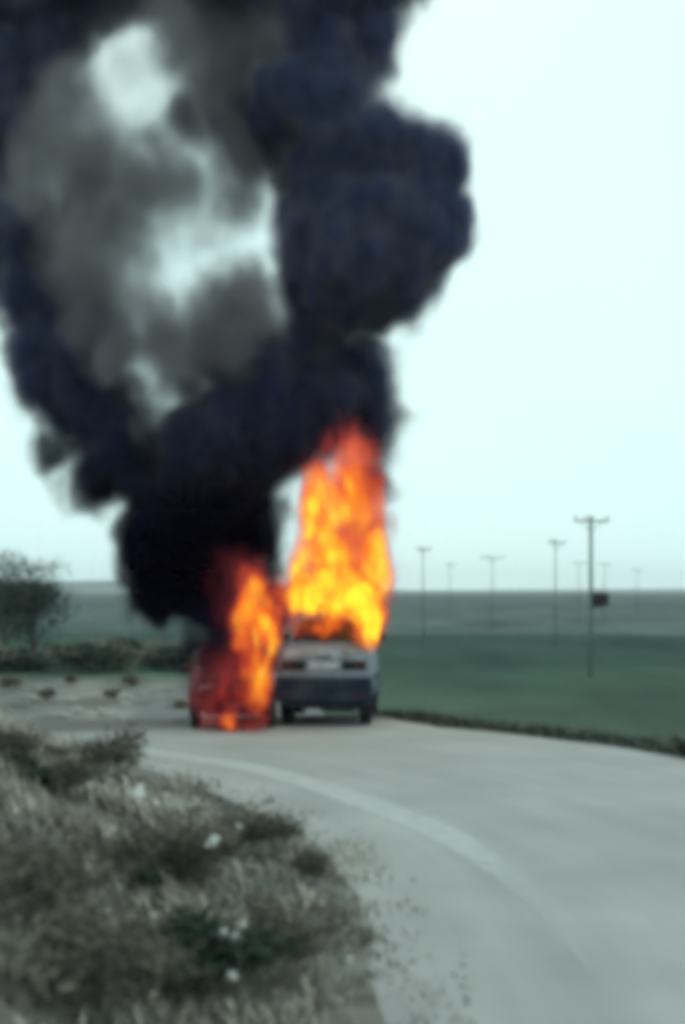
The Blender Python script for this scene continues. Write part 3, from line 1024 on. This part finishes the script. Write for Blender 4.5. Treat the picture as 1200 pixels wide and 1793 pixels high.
for s in (-1, 1):
    hl = part('tail_light', M['lamp'], tk, [((s * 0.62, 0.035, 1.41), (0.50, 0.07, 0.20), dict(bev=0.03, seg=3))])
    part('reflector', M['dark_red'], hl, [((s * 0.74, -0.004, 1.41), (0.20, 0.012, 0.15), dict(bev=0.004))])
bp_ = part('bumper', M['bumper'], tk, [((0, 0.04, 0.86), (2 * W2 + 0.02, 0.26, 0.56), dict(bev=0.06, seg=3))])
part('lower_valance', M['bumper'], bp_, [((0, 0.10, 0.52), (1.70, 0.18, 0.16), dict(bev=0.03))])
part('bumper_strip', M['bumper'], bp_, [((0, -0.092, 0.93), (1.80, 0.012, 0.05), dict(bev=0.004))])
for s in (-1, 1):
    part('reflector', M['dark_red'], bp_, [((s * 0.70, -0.092, 0.76), (0.20, 0.012, 0.06), dict(bev=0.004))])
part('exhaust', M['rim'], tk, bars=[((-0.45, 0.02, 0.42), (-0.45, 0.9, 0.46), 0.035, 0.035, 12)])
for s in (-1, 1):
    quad_pane('side_window', [(s * 0.775, 0.80, 1.90), (s * 0.775, 1.62, 1.90), (s * 0.655, 1.62, 2.34), (s * 0.655, 0.98, 2.34)], 0.02, M['lamp'], tk)
    quad_pane('side_window', [(s * 0.775, 1.72, 1.90), (s * 0.775, 2.62, 1.90), (s * 0.655, 2.36, 2.34), (s * 0.655, 1.72, 2.34)], 0.02, M['lamp'], tk)
    mir = part('mirror', M['bumper'], tk, [((s * 1.06, 2.50, 1.96), (0.20, 0.10, 0.15), dict(bev=0.03))])
    part('door_handle', M['bumper'], tk, [((s * 0.985, 1.55, 1.62), (0.025, 0.18, 0.035), dict(bev=0.008))])
    part('side_trim', M['bumper'], tk, [((s * 0.982, 2.05, 1.05), (0.02, 1.9, 0.10), dict(bev=0.006))])
    for y in (0.95, 3.35):
        wheel(tk, s * 0.82, y, 0.40, 0.24, s)
        bm = bmesh.new()
        mt = Matrix.Translation((s * 0.974, y, 0.42)) @ Matrix.Rotation(R(90), 4, 'Y')
        n = 20
        inner = [bm.verts.new(mt @ Vector((-0.44 * math.sin(math.pi * k / n), 0.44 * math.cos(math.pi * k / n), 0.012 * s))) for k in range(n + 1)]
        outer = [bm.verts.new(mt @ Vector((-0.51 * math.sin(math.pi * k / n), 0.51 * math.cos(math.pi * k / n), 0.0))) for k in range(n + 1)]
        for k in range(n): bm.faces.new((inner[k], inner[k + 1], outer[k + 1], outer[k]))
        bmesh.ops.solidify(bm, geom=bm.faces[:], thickness=0.03)
        finish(bm, 'wheel_arch', M['bumper'], tk)
    part('mud_flap', M['rubber'], tk, [((s * 0.82, 0.48, 0.40), (0.26, 0.015, 0.30))])
for y in (0.95, 3.35):
    part('axle', M['char'], tk, bars=[((-0.75, y, 0.40), (0.75, y, 0.40), 0.06, 0.06, 10)])
part('fuel_tank', M['char'], tk, [((0.25, 0.62, 0.42), (0.7, 0.5, 0.18), dict(bev=0.04))])

# second car beside it: shell lofted from cross-sections, openings covered by dark panes
WRECK_XY = (-2.14, 28.9)
vn = empty('burning_car', (WRECK_XY[0], WRECK_XY[1], 0.0), R(7))
vn.location.z = float(road_z(road_frame(*WRECK_XY)[1])[0])
tag(vn, 'scorched dark maroon car wrapped in fire, left of the silver car', 'car')


def dz(z):
    return z if z < 1.1 else 1.1 + (z - 1.1) * 0.62


secs = [(0.00, 1.36, 0.42, 0.86), (0.05, 1.56, 0.36, 0.98), (0.30, 1.66, 0.34, 1.10), (0.66, 1.70, 0.34, 1.20), (0.80, 1.70, 0.34, 1.32), (1.35, 1.70, 0.34, 1.86),
        (1.55, 1.70, 0.34, 1.93), (2.6, 1.70, 0.34, 1.97), (3.9, 1.68, 0.34, 1.93), (4.10, 1.62, 0.38, 1.86), (4.16, 1.44, 0.46, 1.70)]
loft('body', [(y, w, z0, dz(z1)) for (y, w, z0, z1) in secs], M['maroon'], vn, 4.0, lambda z1: 0.04 if z1 < 1.19 else 0.14)
quad_pane('windscreen', [(-0.70, 0.79, dz(1.34)), (0.70, 0.79, dz(1.34)), (0.62, 1.325, dz(1.865)), (-0.62, 1.325, dz(1.865))], 0.012, M['lamp'], vn)
for s in (-1, 1):
    quad_pane('side_window', [(s * 0.852, 1.15, 1.10), (s * 0.852, 2.05, 1.10), (s * 0.795, 2.05, 1.44), (s * 0.795, 1.45, 1.44)], 0.012, M['lamp'], vn)
    quad_pane('side_window', [(s * 0.852, 2.18, 1.10), (s * 0.852, 3.75, 1.10), (s * 0.795, 3.70, 1.44), (s * 0.795, 2.18, 1.44)], 0.012, M['lamp'], vn)
    part('headlight', M['pale_lamp'], vn, [((s * 0.60, 0.06, 0.84), (0.28, 0.10, 0.15), dict(bev=0.03, seg=3))])
    mir = part('mirror', M['maroon'], vn, [((s * 0.98, 1.15, 1.16), (0.18, 0.09, 0.14), dict(bev=0.03))])
    part('door_seam', M['char'], vn, [((s * 0.852, 2.11, 0.85), (0.010, 0.015, 0.8))])
    part('handle', M['char'], vn, [((s * 0.865, 1.95, 1.05), (0.02, 0.16, 0.03), dict(bev=0.006))])
    for (y, r) in ((0.72, 0.31), (3.35, 0.31)):
        wheel(vn, s * 0.76, y, r, 0.20, s)
        bm = bmesh.new()
        mt = Matrix.Translation((s * 0.845, y, r)) @ Matrix.Rotation(R(90), 4, 'Y')
        n = 20
        inner = [bm.verts.new(mt @ Vector((-0.35 * math.sin(math.pi * k / n), 0.35 * math.cos(math.pi * k / n), 0.015 * s))) for k in range(n + 1)]
        outer = [bm.verts.new(mt @ Vector((-0.41 * math.sin(math.pi * k / n), 0.41 * math.cos(math.pi * k / n), 0.0))) for k in range(n + 1)]
        for k in range(n): bm.faces.new((inner[k], inner[k + 1], outer[k + 1], outer[k]))
        bmesh.ops.solidify(bm, geom=bm.faces[:], thickness=0.03)
        finish(bm, 'wheel_arch', M['char'], vn)
part('bumper', M['char'], vn, [((0, 0.0, 0.50), (1.60, 0.16, 0.22), dict(bev=0.05, seg=3))])
g2 = part('grille', M['char'], vn, [((0, 0.005, 0.80), (0.80, 0.06, 0.16), dict(bev=0.02))])
for k in range(3):
    part('slat', M['rim'], g2, [((0, -0.03, 0.75 + 0.05 * k), (0.76, 0.02, 0.018))])
part('number_plate', M['plate'], vn, [((0, -0.09, 0.50), (0.50, 0.015, 0.11), dict(bev=0.005))])
part('chassis', M['char'], vn, [((0, 2.1, 0.34), (1.2, 3.6, 0.10), dict(bev=0.02))])

# ------------------------------------------------------------------ smoke and flames: real volumes
class GN:
    def __init__(s, name):
        s.g = bpy.data.node_groups.new(name, 'GeometryNodeTree')
        s.g.interface.new_socket('Geometry', in_out='INPUT', socket_type='NodeSocketGeometry')
        s.g.interface.new_socket('Geometry', in_out='OUTPUT', socket_type='NodeSocketGeometry')
        s.out = s.g.nodes.new('NodeGroupOutput')

    def n(s, t, **kw):
        x = s.g.nodes.new(t)
        for k, v in kw.items(): setattr(x, k, v)
        return x

    def put(s, sock, v):
        if hasattr(v, 'links') or isinstance(v, bpy.types.NodeSocket): s.g.links.new(v, sock)
        else: sock.default_value = v

    def m(s, op, *a):
        x = s.n('ShaderNodeMath', operation=op)
        for i, v in enumerate(a): s.put(x.inputs[i], v)
        return x.outputs[0]

    def v(s, op, *a):
        x = s.n('ShaderNodeVectorMath', operation=op)
        for i, v in enumerate(a):
            if op == 'SCALE' and i == 1: s.put(x.inputs['Scale'], v)
            else: s.put(x.inputs[i], v)
        return x.outputs['Value' if op in ('LENGTH', 'DISTANCE', 'DOT_PRODUCT') else 'Vector']

    def noise(s, vec, scale, detail=2.0, rough=0.55):
        x = s.n('ShaderNodeTexNoise')
        s.put(x.inputs['Vector'], vec); x.inputs['Scale'].default_value = scale
        x.inputs['Detail'].default_value = detail; x.inputs['Roughness'].default_value = rough
        return x

    def ramp(s, val, a, b_, lo, hi, smooth=True):
        x = s.n('ShaderNodeMapRange')
        x.interpolation_type = 'SMOOTHSTEP' if smooth else 'LINEAR'
        s.put(x.inputs['Value'], val)
        x.inputs['From Min'].default_value = a; x.inputs['From Max'].default_value = b_
        x.inputs['To Min'].default_value = lo; x.inputs['To Max'].default_value = hi
        return x.outputs['Result']


def plume(name, puffs, voxel, warp, grain, mat, parent=None, pad=0.5, stretch=(1, 1, 1), fire=False):
    """puffs: (centre, radii, weight, edge) - edge 0..1 is how far in the soft rim reaches"""
    lo = Vector([min(p[0][i] - p[1][i] for p in puffs) - pad for i in range(3)])
    hi = Vector([max(p[0][i] + p[1][i] for p in puffs) + pad for i in range(3)])
    g = GN(name + '_field')
    pos = g.n('GeometryNodeInputPosition').outputs[0]
    st = g.v('MULTIPLY', pos, stretch)
    p = pos
    for (sc_, amp, det) in warp:
        nn = g.noise(st, sc_, det)
        off = g.v('SUBTRACT', nn.outputs['Color'], (0.5, 0.5, 0.5))
        p = g.v('ADD', p, g.v('SCALE', off, amp))
    total = None
    for (c, r, w, e) in puffs:
        d = g.v('SUBTRACT', p, tuple(c))
        d = g.v('MULTIPLY', d, tuple(1.0 / q for q in r))
        f = g.ramp(g.v('LENGTH', d), 1.0, 1.0 - e, 0.0, w)
        total = f if total is None else g.m('MAXIMUM', total, f)
    gsc, gamt = grain
    gn_ = g.noise(st, gsc, 4.0, 0.6).outputs['Fac']
    solid = g.m('MULTIPLY_ADD', total, 0.22, gn_)          # dense cores stay closed, thin veils break up
    gr_ = g.ramp(solid, 0.34, 0.68, 1.0 - gamt, 1.0 + gamt * 0.3)
    dens = g.m('MULTIPLY', total, gr_)
    if fire:                                               # tongues: hotter and cooler streaks, ragged rim
        lick = g.m('MULTIPLY', g.m('SUBTRACT', gn_, 0.5), gamt * 2.4)
        body = g.ramp(total, 0.0, 0.25, 0.0, 1.0)
        dens = g.m('MAXIMUM', g.m('MULTIPLY_ADD', lick, body, total), 0.0)
    cube = g.n('GeometryNodeVolumeCube')
    g.put(cube.inputs['Density'], dens)
    cube.inputs['Min'].default_value = lo; cube.inputs['Max'].default_value = hi
    for ax, i in (('X', 0), ('Y', 1), ('Z', 2)):
        cube.inputs['Resolution ' + ax].default_value = max(8, int((hi[i] - lo[i]) / voxel))
    sm = g.n('GeometryNodeSetMaterial'); sm.inputs['Material'].default_value = mat
    g.g.links.new(cube.outputs[0], sm.inputs[0]); g.g.links.new(sm.outputs[0], g.out.inputs[0])
    vd = bpy.data.volumes.new(name)
    vd.materials.append(mat)
    o = bpy.data.objects.new(name, vd)
    COL.objects.link(o)
    md = o.modifiers.new('field', 'NODES'); md.node_group = g.g
    if parent: o.parent = parent
    return o


def smoke_mat(name='black_smoke', thick=5.5, thin_c=(0.30, 0.285, 0.285), dense_c=(0.066, 0.094, 0.235), soot=True):
    m = bpy.data.materials.new(name); m.use_nodes = True
    N, L = m.node_tree.nodes, m.node_tree.links
    N.clear()
    out = N.new('ShaderNodeOutputMaterial'); pv = N.new('ShaderNodeVolumePrincipled')
    at_ = N.new('ShaderNodeAttribute'); at_.attribute_name = 'density'
    pv.inputs['Density Attribute'].default_value = ''
    mu = N.new('ShaderNodeMath'); mu.operation = 'MULTIPLY'; mu.inputs[1].default_value = thick
    L.new(at_.outputs['Fac'], mu.inputs[0]); L.new(mu.outputs[0], pv.inputs['Density'])
    # thin smoke is paler and browner than the dense soot
    r = N.new('ShaderNodeValToRGB')
    r.color_ramp.elements[0].position = 0.0; r.color_ramp.elements[0].color = thin_c + (1,)
    r.color_ramp.elements[1].position = 0.5; r.color_ramp.elements[1].color = dense_c + (1,)
    L.new(at_.outputs['Fac'], r.inputs['Fac'])
    # fresh soot close to the fire is the blackest
    g = N.new('ShaderNodeNewGeometry'); sx = N.new('ShaderNodeSeparateXYZ'); L.new(g.outputs['Position'], sx.inputs[0])
    mr = N.new('ShaderNodeMapRange'); mr.inputs['From Min'].default_value = 4.0; mr.inputs['From Max'].default_value = 8.5
    L.new(sx.outputs['Z'], mr.inputs['Value'])
    mxn = N.new('ShaderNodeMix'); mxn.data_type = 'RGBA'
    L.new(mr.outputs['Result'], mxn.inputs['Factor']); mxn.inputs['A'].default_value = (0.012, 0.009, 0.030, 1)
    L.new(r.outputs['Color'], mxn.inputs['B']); L.new(mxn.outputs['Result'] if soot else r.outputs['Color'], pv.inputs['Color'])
    pv.inputs['Anisotropy'].default_value = 0.1
    L.new(pv.outputs['Volume'], out.inputs['Volume'])
    return m


def fire_mat():
    m = bpy.data.materials.new('flame'); m.use_nodes = True
    N, L = m.node_tree.nodes, m.node_tree.links
    N.clear()
    out = N.new('ShaderNodeOutputMaterial'); pv = N.new('ShaderNodeVolumePrincipled')
    at_ = N.new('ShaderNodeAttribute'); at_.attribute_name = 'density'
    pv.inputs['Density Attribute'].default_value = ''
    mu = N.new('ShaderNodeMath'); mu.operation = 'MULTIPLY'; mu.inputs[1].default_value = 7.0
    L.new(at_.outputs['Fac'], mu.inputs[0]); L.new(mu.outputs[0], pv.inputs['Density'])
    pv.inputs['Color'].default_value = (0.10, 0.05, 0.04, 1)
    r = N.new('ShaderNodeValToRGB')      # radiance of the flame by how hot it burns
    st = [(0.0, (0.16, 0.012, 0.03)), (0.25, (0.52, 0.035, 0.022)), (0.44, (1.05, 0.17, 0.012)), (0.62, (1.25, 0.40, 0.012)), (0.78, (1.5, 1.15, 0.05))]
    while len(r.color_ramp.elements) < len(st): r.color_ramp.elements.new(0.5)
    for e, (p_, c) in zip(r.color_ramp.elements, st): e.position = p_; e.color = c + (1,)
    L.new(at_.outputs['Fac'], r.inputs['Fac']); L.new(r.outputs['Color'], pv.inputs['Emission Color'])
    L.new(mu.outputs[0], pv.inputs['Emission Strength'])
    L.new(pv.outputs['Volume'], out.inputs['Volume'])
    return m


M['smoke'] = smoke_mat()
M['grey_smoke'] = smoke_mat('grey_smoke', 3.4, (0.50, 0.50, 0.515), (0.33, 0.32, 0.345), False)
M['fire'] = fire_mat()
KM = 31.5 / FPX


def puff(px, py, r, w=1.0, e=0.35, Y=32.5, rz=None, ry=None):
    c = at(px, py, Y)
    k = Y / FPX
    if Y > 31.8: e, r, rz = min(0.95, e + 0.20), r * 1.13, (rz * 1.13 if rz else None)     # smoke rims are soft
    return (c, (r * k, (ry if ry else r) * k, (rz if rz else r) * k), w, e)


SM = [
    # root behind the van
    puff(300, 1030, 68, 1, .35, 33.6), puff(360, 1010, 90, 1, .3, 33.4), puff(270, 985, 62, 1, .35, 33.6), puff(420, 960, 80, 1, .3, 33.4), puff(255, 930, 62, 1, .35, 33.8),
    puff(330, 930, 115, 1, .3, 33.4), puff(400, 880, 105, 1, .3, 33.2), puff(285, 865, 95, 1, .3, 33.6), puff(395, 790, 130, 1, .3, 33.0), puff(470, 735, 105, 1, .3, 33.0),
    puff(345, 760, 85, 1, .35, 33.2), puff(450, 660, 100, .95, .35, 33.0),
    # behind and above the truck flame
    puff(570, 680, 110, .8, .4, 33.6), puff(635, 680, 92, .9, .4, 33.8), puff(672, 745, 62, .6, .55, 34.0), puff(655, 820, 58, .55, .6, 34.0), puff(650, 900, 42, .3, .7, 34.0), puff(560, 610, 95, .8, .4, 33.4), puff(650, 620, 75, .7, .45, 33.4),
    puff(505, 940, 26, .5, .6, 32.0, rz=70),
    # right-hand billow
    puff(590, 500, 105, 1, .35, 33.0), puff(640, 420, 165, 1, .25, 33.4), puff(720, 410, 115, 1, .25, 33.4), puff(700, 310, 110, 1, .25, 33.4), puff(690, 520, 85, .9, .4, 33.2),
    puff(735, 570, 40, .35, .7, 33.2), puff(600, 300, 130, 1, .3, 33.2), puff(540, 380, 80, .8, .4, 33.0), puff(790, 440, 48, .6, .5, 33.4),
    # top
    puff(540, 190, 115, .9, .35, 33.2), puff(590, 90, 100, .9, .35, 33.2), puff(560, -10, 130, 1, .3, 33.4), puff(640, 20, 62, .6, .5, 33.4), puff(480, 70, 100, .40, .6, 33.8),
    puff(440, 250, 75, .38, .6, 33.6), puff(430, 350, 60, .30, .6, 33.4), puff(655, 140, 40, .25, .8, 33.4), puff(450, -90, 160, 1, .3, 33.6), puff(650, -110, 130, .9, .3, 33.4),
    # thin black veils through the grey middle
    puff(150, 330, 150, .10, .85, 34.0, rz=190), puff(210, 470, 110, .09, .85, 34.0, rz=150), puff(400, 180, 110, .14, .85, 33.8, rz=200), puff(330, 220, 70, .22, .85, 33.4), puff(300, 600, 100, .16, .85, 32.8), puff(400, 600, 95, .22, .8, 32.8), puff(330, 670, 85, .5, .7, 33.0), puff(270, 300, 100, .06, .9, 33.8), puff(410, 100, 105, .34, .8, 33.4, rz=150), puff(330, 40, 90, .20, .85, 33.6), puff(430, 280, 80, .30, .8, 33.2, rz=130),
    # left arm
    puff(120, 500, 80, .8, .5, 34.2), puff(150, 610, 85, .9, .45, 34.0), puff(95, 410, 75, .6, .6, 34.4), puff(200, 690, 70, .9, .5, 34.0),
    puff(215, 800, 82, 1, .35, 33.8), puff(145, 825, 74, .9, .45, 34.0), puff(190, 735, 82, 1, .35, 34.0), puff(108, 765, 64, .8, .5, 34.0), puff(120, 675, 92, 1, .4, 34.2),
    puff(90, 600, 85, 1, .4, 34.2), puff(70, 520, 85, 1, .4, 34.4), puff(55, 440, 80, 1, .35, 34.4), puff(25, 350, 85, 1, .35, 34.6), puff(10, 240, 105, 1, .35, 34.6),
    puff(30, 120, 120, 1, .35, 34.6), puff(110, 40, 95, .95, .4, 34.6), puff(190, 5, 62, .9, .45, 34.6), puff(200, -70, 130, 1, .35, 34.4), puff(0, -40, 160, 1, .3, 34.6), puff(110, 170, 60, .4, .6, 34.4),
    puff(-90, 330, 110, 1, .35, 34.8), puff(-110, 160, 150, 1, .35, 34.8), puff(50, 680, 45, .18, .8, 34.2), puff(35, 610, 40, .22, .8, 34.2), puff(90, 760, 34, .16, .9, 34.2), puff(130, 850, 40, .35, .7, 34.0), puff(-30, 470, 60, .6, .5, 34.6),
    # thin soot drifting under the root and round the van
    puff(395, 1065, 75, .9, .5, 33.2), puff(450, 1060, 60, .8, .5, 33.2), puff(400, 1130, 70, .35, .8, 33.4), puff(370, 1110, 66, .55, .9, 28.9, rz=85, ry=44), puff(348, 1195, 36, .30, .9, 28.8, rz=60, ry=30), puff(420, 1235, 60, .30, .9, 28.9, rz=46, ry=30), puff(510, 1090, 30, .14, .9, 29.6, rz=40, ry=24),
    puff(330, 1085, 80, .06, .9, 33.8, rz=50), puff(440, 1080, 40, .20, .8, 33.0, rz=70),
]
smk = plume('smoke', SM, 0.09, [(0.38, 1.7, 1.0), (1.05, 1.2, 2.0), (2.8, 0.40, 1.0)], (0.75, 0.85), M['smoke'], pad=0.6, stretch=(1.0, 1.0, 0.72))
tag(smk, 'thick black smoke billowing up from the burning vehicles', 'smoke', None, 'stuff')


SG = [
    puff(340, 50, 120, .55, .7, 33.8, rz=170), puff(395, 150, 110, .70, .7, 33.8, rz=180), puff(420, 300, 85, .60, .8, 33.4, rz=140), puff(470, 60, 90, .5, .7, 33.0, rz=120),
    puff(325, 215, 70, .85, .8, 33.4), puff(130, 290, 140, .60, .8, 33.4, rz=150), puff(180, 420, 130, .55, .8, 33.4, rz=170), puff(255, 320, 130, .48, .8, 33.6), puff(340, 400, 130, .16, .9, 33.8, rz=100),
    puff(190, 560, 90, .55, .8, 33.4, rz=130), puff(230, 150, 150, .12, .9, 33.8), puff(260, 250, 100, .40, .8, 33.6, rz=70), puff(280, 395, 90, .20, .9, 33.6, rz=60), puff(110, 190, 90, .5, .8, 33.6),
    puff(430, 545, 92, .95, .6, 32.4), puff(375, 590, 105, .85, .7, 32.4), puff(300, 600, 95, .75, .8, 32.4), puff(240, 620, 80, .60, .8, 32.6), puff(480, 520, 50, .5, .8, 32.4, rz=80),
    puff(40, 680, 45, .3, .9, 33.8, rz=70), puff(25, 610, 40, .3, .9, 33.8), puff(265, 715, 40, .5, .8, 32.6, rz=80),
]
smg = plume('smoke', SG, 0.10, [(0.45, 1.9, 1.0), (1.2, 1.1, 2.0), (3.0, 0.40, 1.0)], (0.95, 0.9), M['grey_smoke'], pad=0.6, stretch=(1.0, 1.0, 0.75))
tag(smg, 'thinner brownish-grey smoke drifting inside the black plume', 'smoke', None, 'stuff')


def fl(px, py, r, w, e=0.7, Y=30.9, rz=None, ry=None):
    return puff(px, py, r, w, e, Y, rz, ry)


F1 = [fl(576, 1032, 86, 1.30, .7, 30.3, rz=62), fl(622, 1060, 68, 1.15, .7, 30.0, rz=52), fl(549, 1000, 54, .78, .7, 30.6, rz=90), fl(597, 970, 72, .72, .7, 30.9, rz=95), fl(645, 1010, 52, .78, .7, 30.6, rz=100),
      fl(642, 1085, 40, .85, .7, 29.8, rz=70), fl(568, 905, 62, .74, .7, 31.0, rz=110), fl(558, 860, 46, .60, .8, 31.1, rz=80), fl(605, 850, 52, .50, .8, 31.2, rz=90), fl(634, 885, 58, .50, .7, 31.3, rz=120),
      fl(626, 815, 54, .42, .7, 31.4, rz=90), fl(616, 775, 42, .28, .9, 31.5, rz=62), fl(585, 795, 36, .22, .9, 31.5, rz=56), fl(648, 845, 30, .28, .9, 31.5, rz=70), fl(568, 1090, 16, .62, .9, 29.7, rz=44), fl(522, 1045, 32, .50, .8, 30.2, rz=44),
      fl(565, 1090, 100, .36, .7, 29.85, rz=40, ry=34)]
F2 = [fl(452, 1045, 48, .60, .8, 29.7, rz=70), fl(434, 1025, 42, .36, .8, 30.0, rz=52), fl(444, 1080, 50, .56, .8, 29.2, rz=75), fl(468, 1125, 32, .98, .8, 28.9, rz=90), fl(455, 1185, 44, .74, .8, 28.8, rz=75),
      fl(445, 1215, 50, .50, .8, 28.7, rz=52), fl(425, 1130, 40, .40, .8, 28.75, rz=75), fl(400, 1010, 40, .08, .9, 30.2, rz=70), fl(405, 1070, 40, .08, .9, 29.6, rz=70), fl(410, 1142, 26, .55, .9, 28.7, rz=26), fl(425, 1165, 44, .32, .9, 28.8, rz=80), fl(378, 1180, 56, .11, .9, 28.7, rz=100, ry=34), fl(362, 1235, 40, .13, .9, 28.65, rz=56, ry=26), fl(395, 1220, 46, .20, .9, 28.65, rz=50, ry=30)]
F3 = [fl(402, 1258, 40, .40, .9, 28.6, rz=36, ry=30), fl(368, 1245, 28, .22, .9, 28.7, rz=48, ry=24), fl(445, 1268, 40, .22, .9, 28.6, rz=20, ry=26)]
fw = [(1.1, 0.9, 1.0), (2.8, 0.68, 1.0), (6.5, 0.36, 1.0)]
o = plume('flame', F1, 0.04, fw, (2.3, 0.76), M['fire'], pad=0.3, stretch=(1, 1, 0.42), fire=True)
tag(o, 'tall orange and yellow flame pouring from the cabin of the silver car', 'flame', None)
o = plume('flame', F2, 0.04, fw, (2.5, 0.74), M['fire'], pad=0.3, stretch=(1, 1, 0.42), fire=True)
tag(o, 'smaller orange flame wrapped round the maroon car', 'flame', None)
o = plume('flame', F3, 0.035, [(2.5, 0.5, 1.0), (6, 0.2, 1.0)], (3.4, 0.55), M['fire'], pad=0.15, stretch=(1, 1, 0.5), fire=True)
tag(o, 'low reddish fire on the road under the maroon car', 'flame', None)

# ------------------------------------------------------------------ air
bm = bmesh.new()
add_box(bm, (0, 0, 40), (14000, 14000, 110))
hz = finish(bm, 'haze', None)
m = bpy.data.materials.new('thin_haze'); m.use_nodes = True
N, L = m.node_tree.nodes, m.node_tree.links
N.clear()
out = N.new('ShaderNodeOutputMaterial'); pv = N.new('ShaderNodeVolumePrincipled')
pv.inputs['Color'].default_value = (0.96, 0.995, 0.995, 1)
pv.inputs['Density'].default_value = 0.00011
L.new(pv.outputs['Volume'], out.inputs['Volume'])
hz.data.materials.append(m)
tag(hz, kind='stuff')
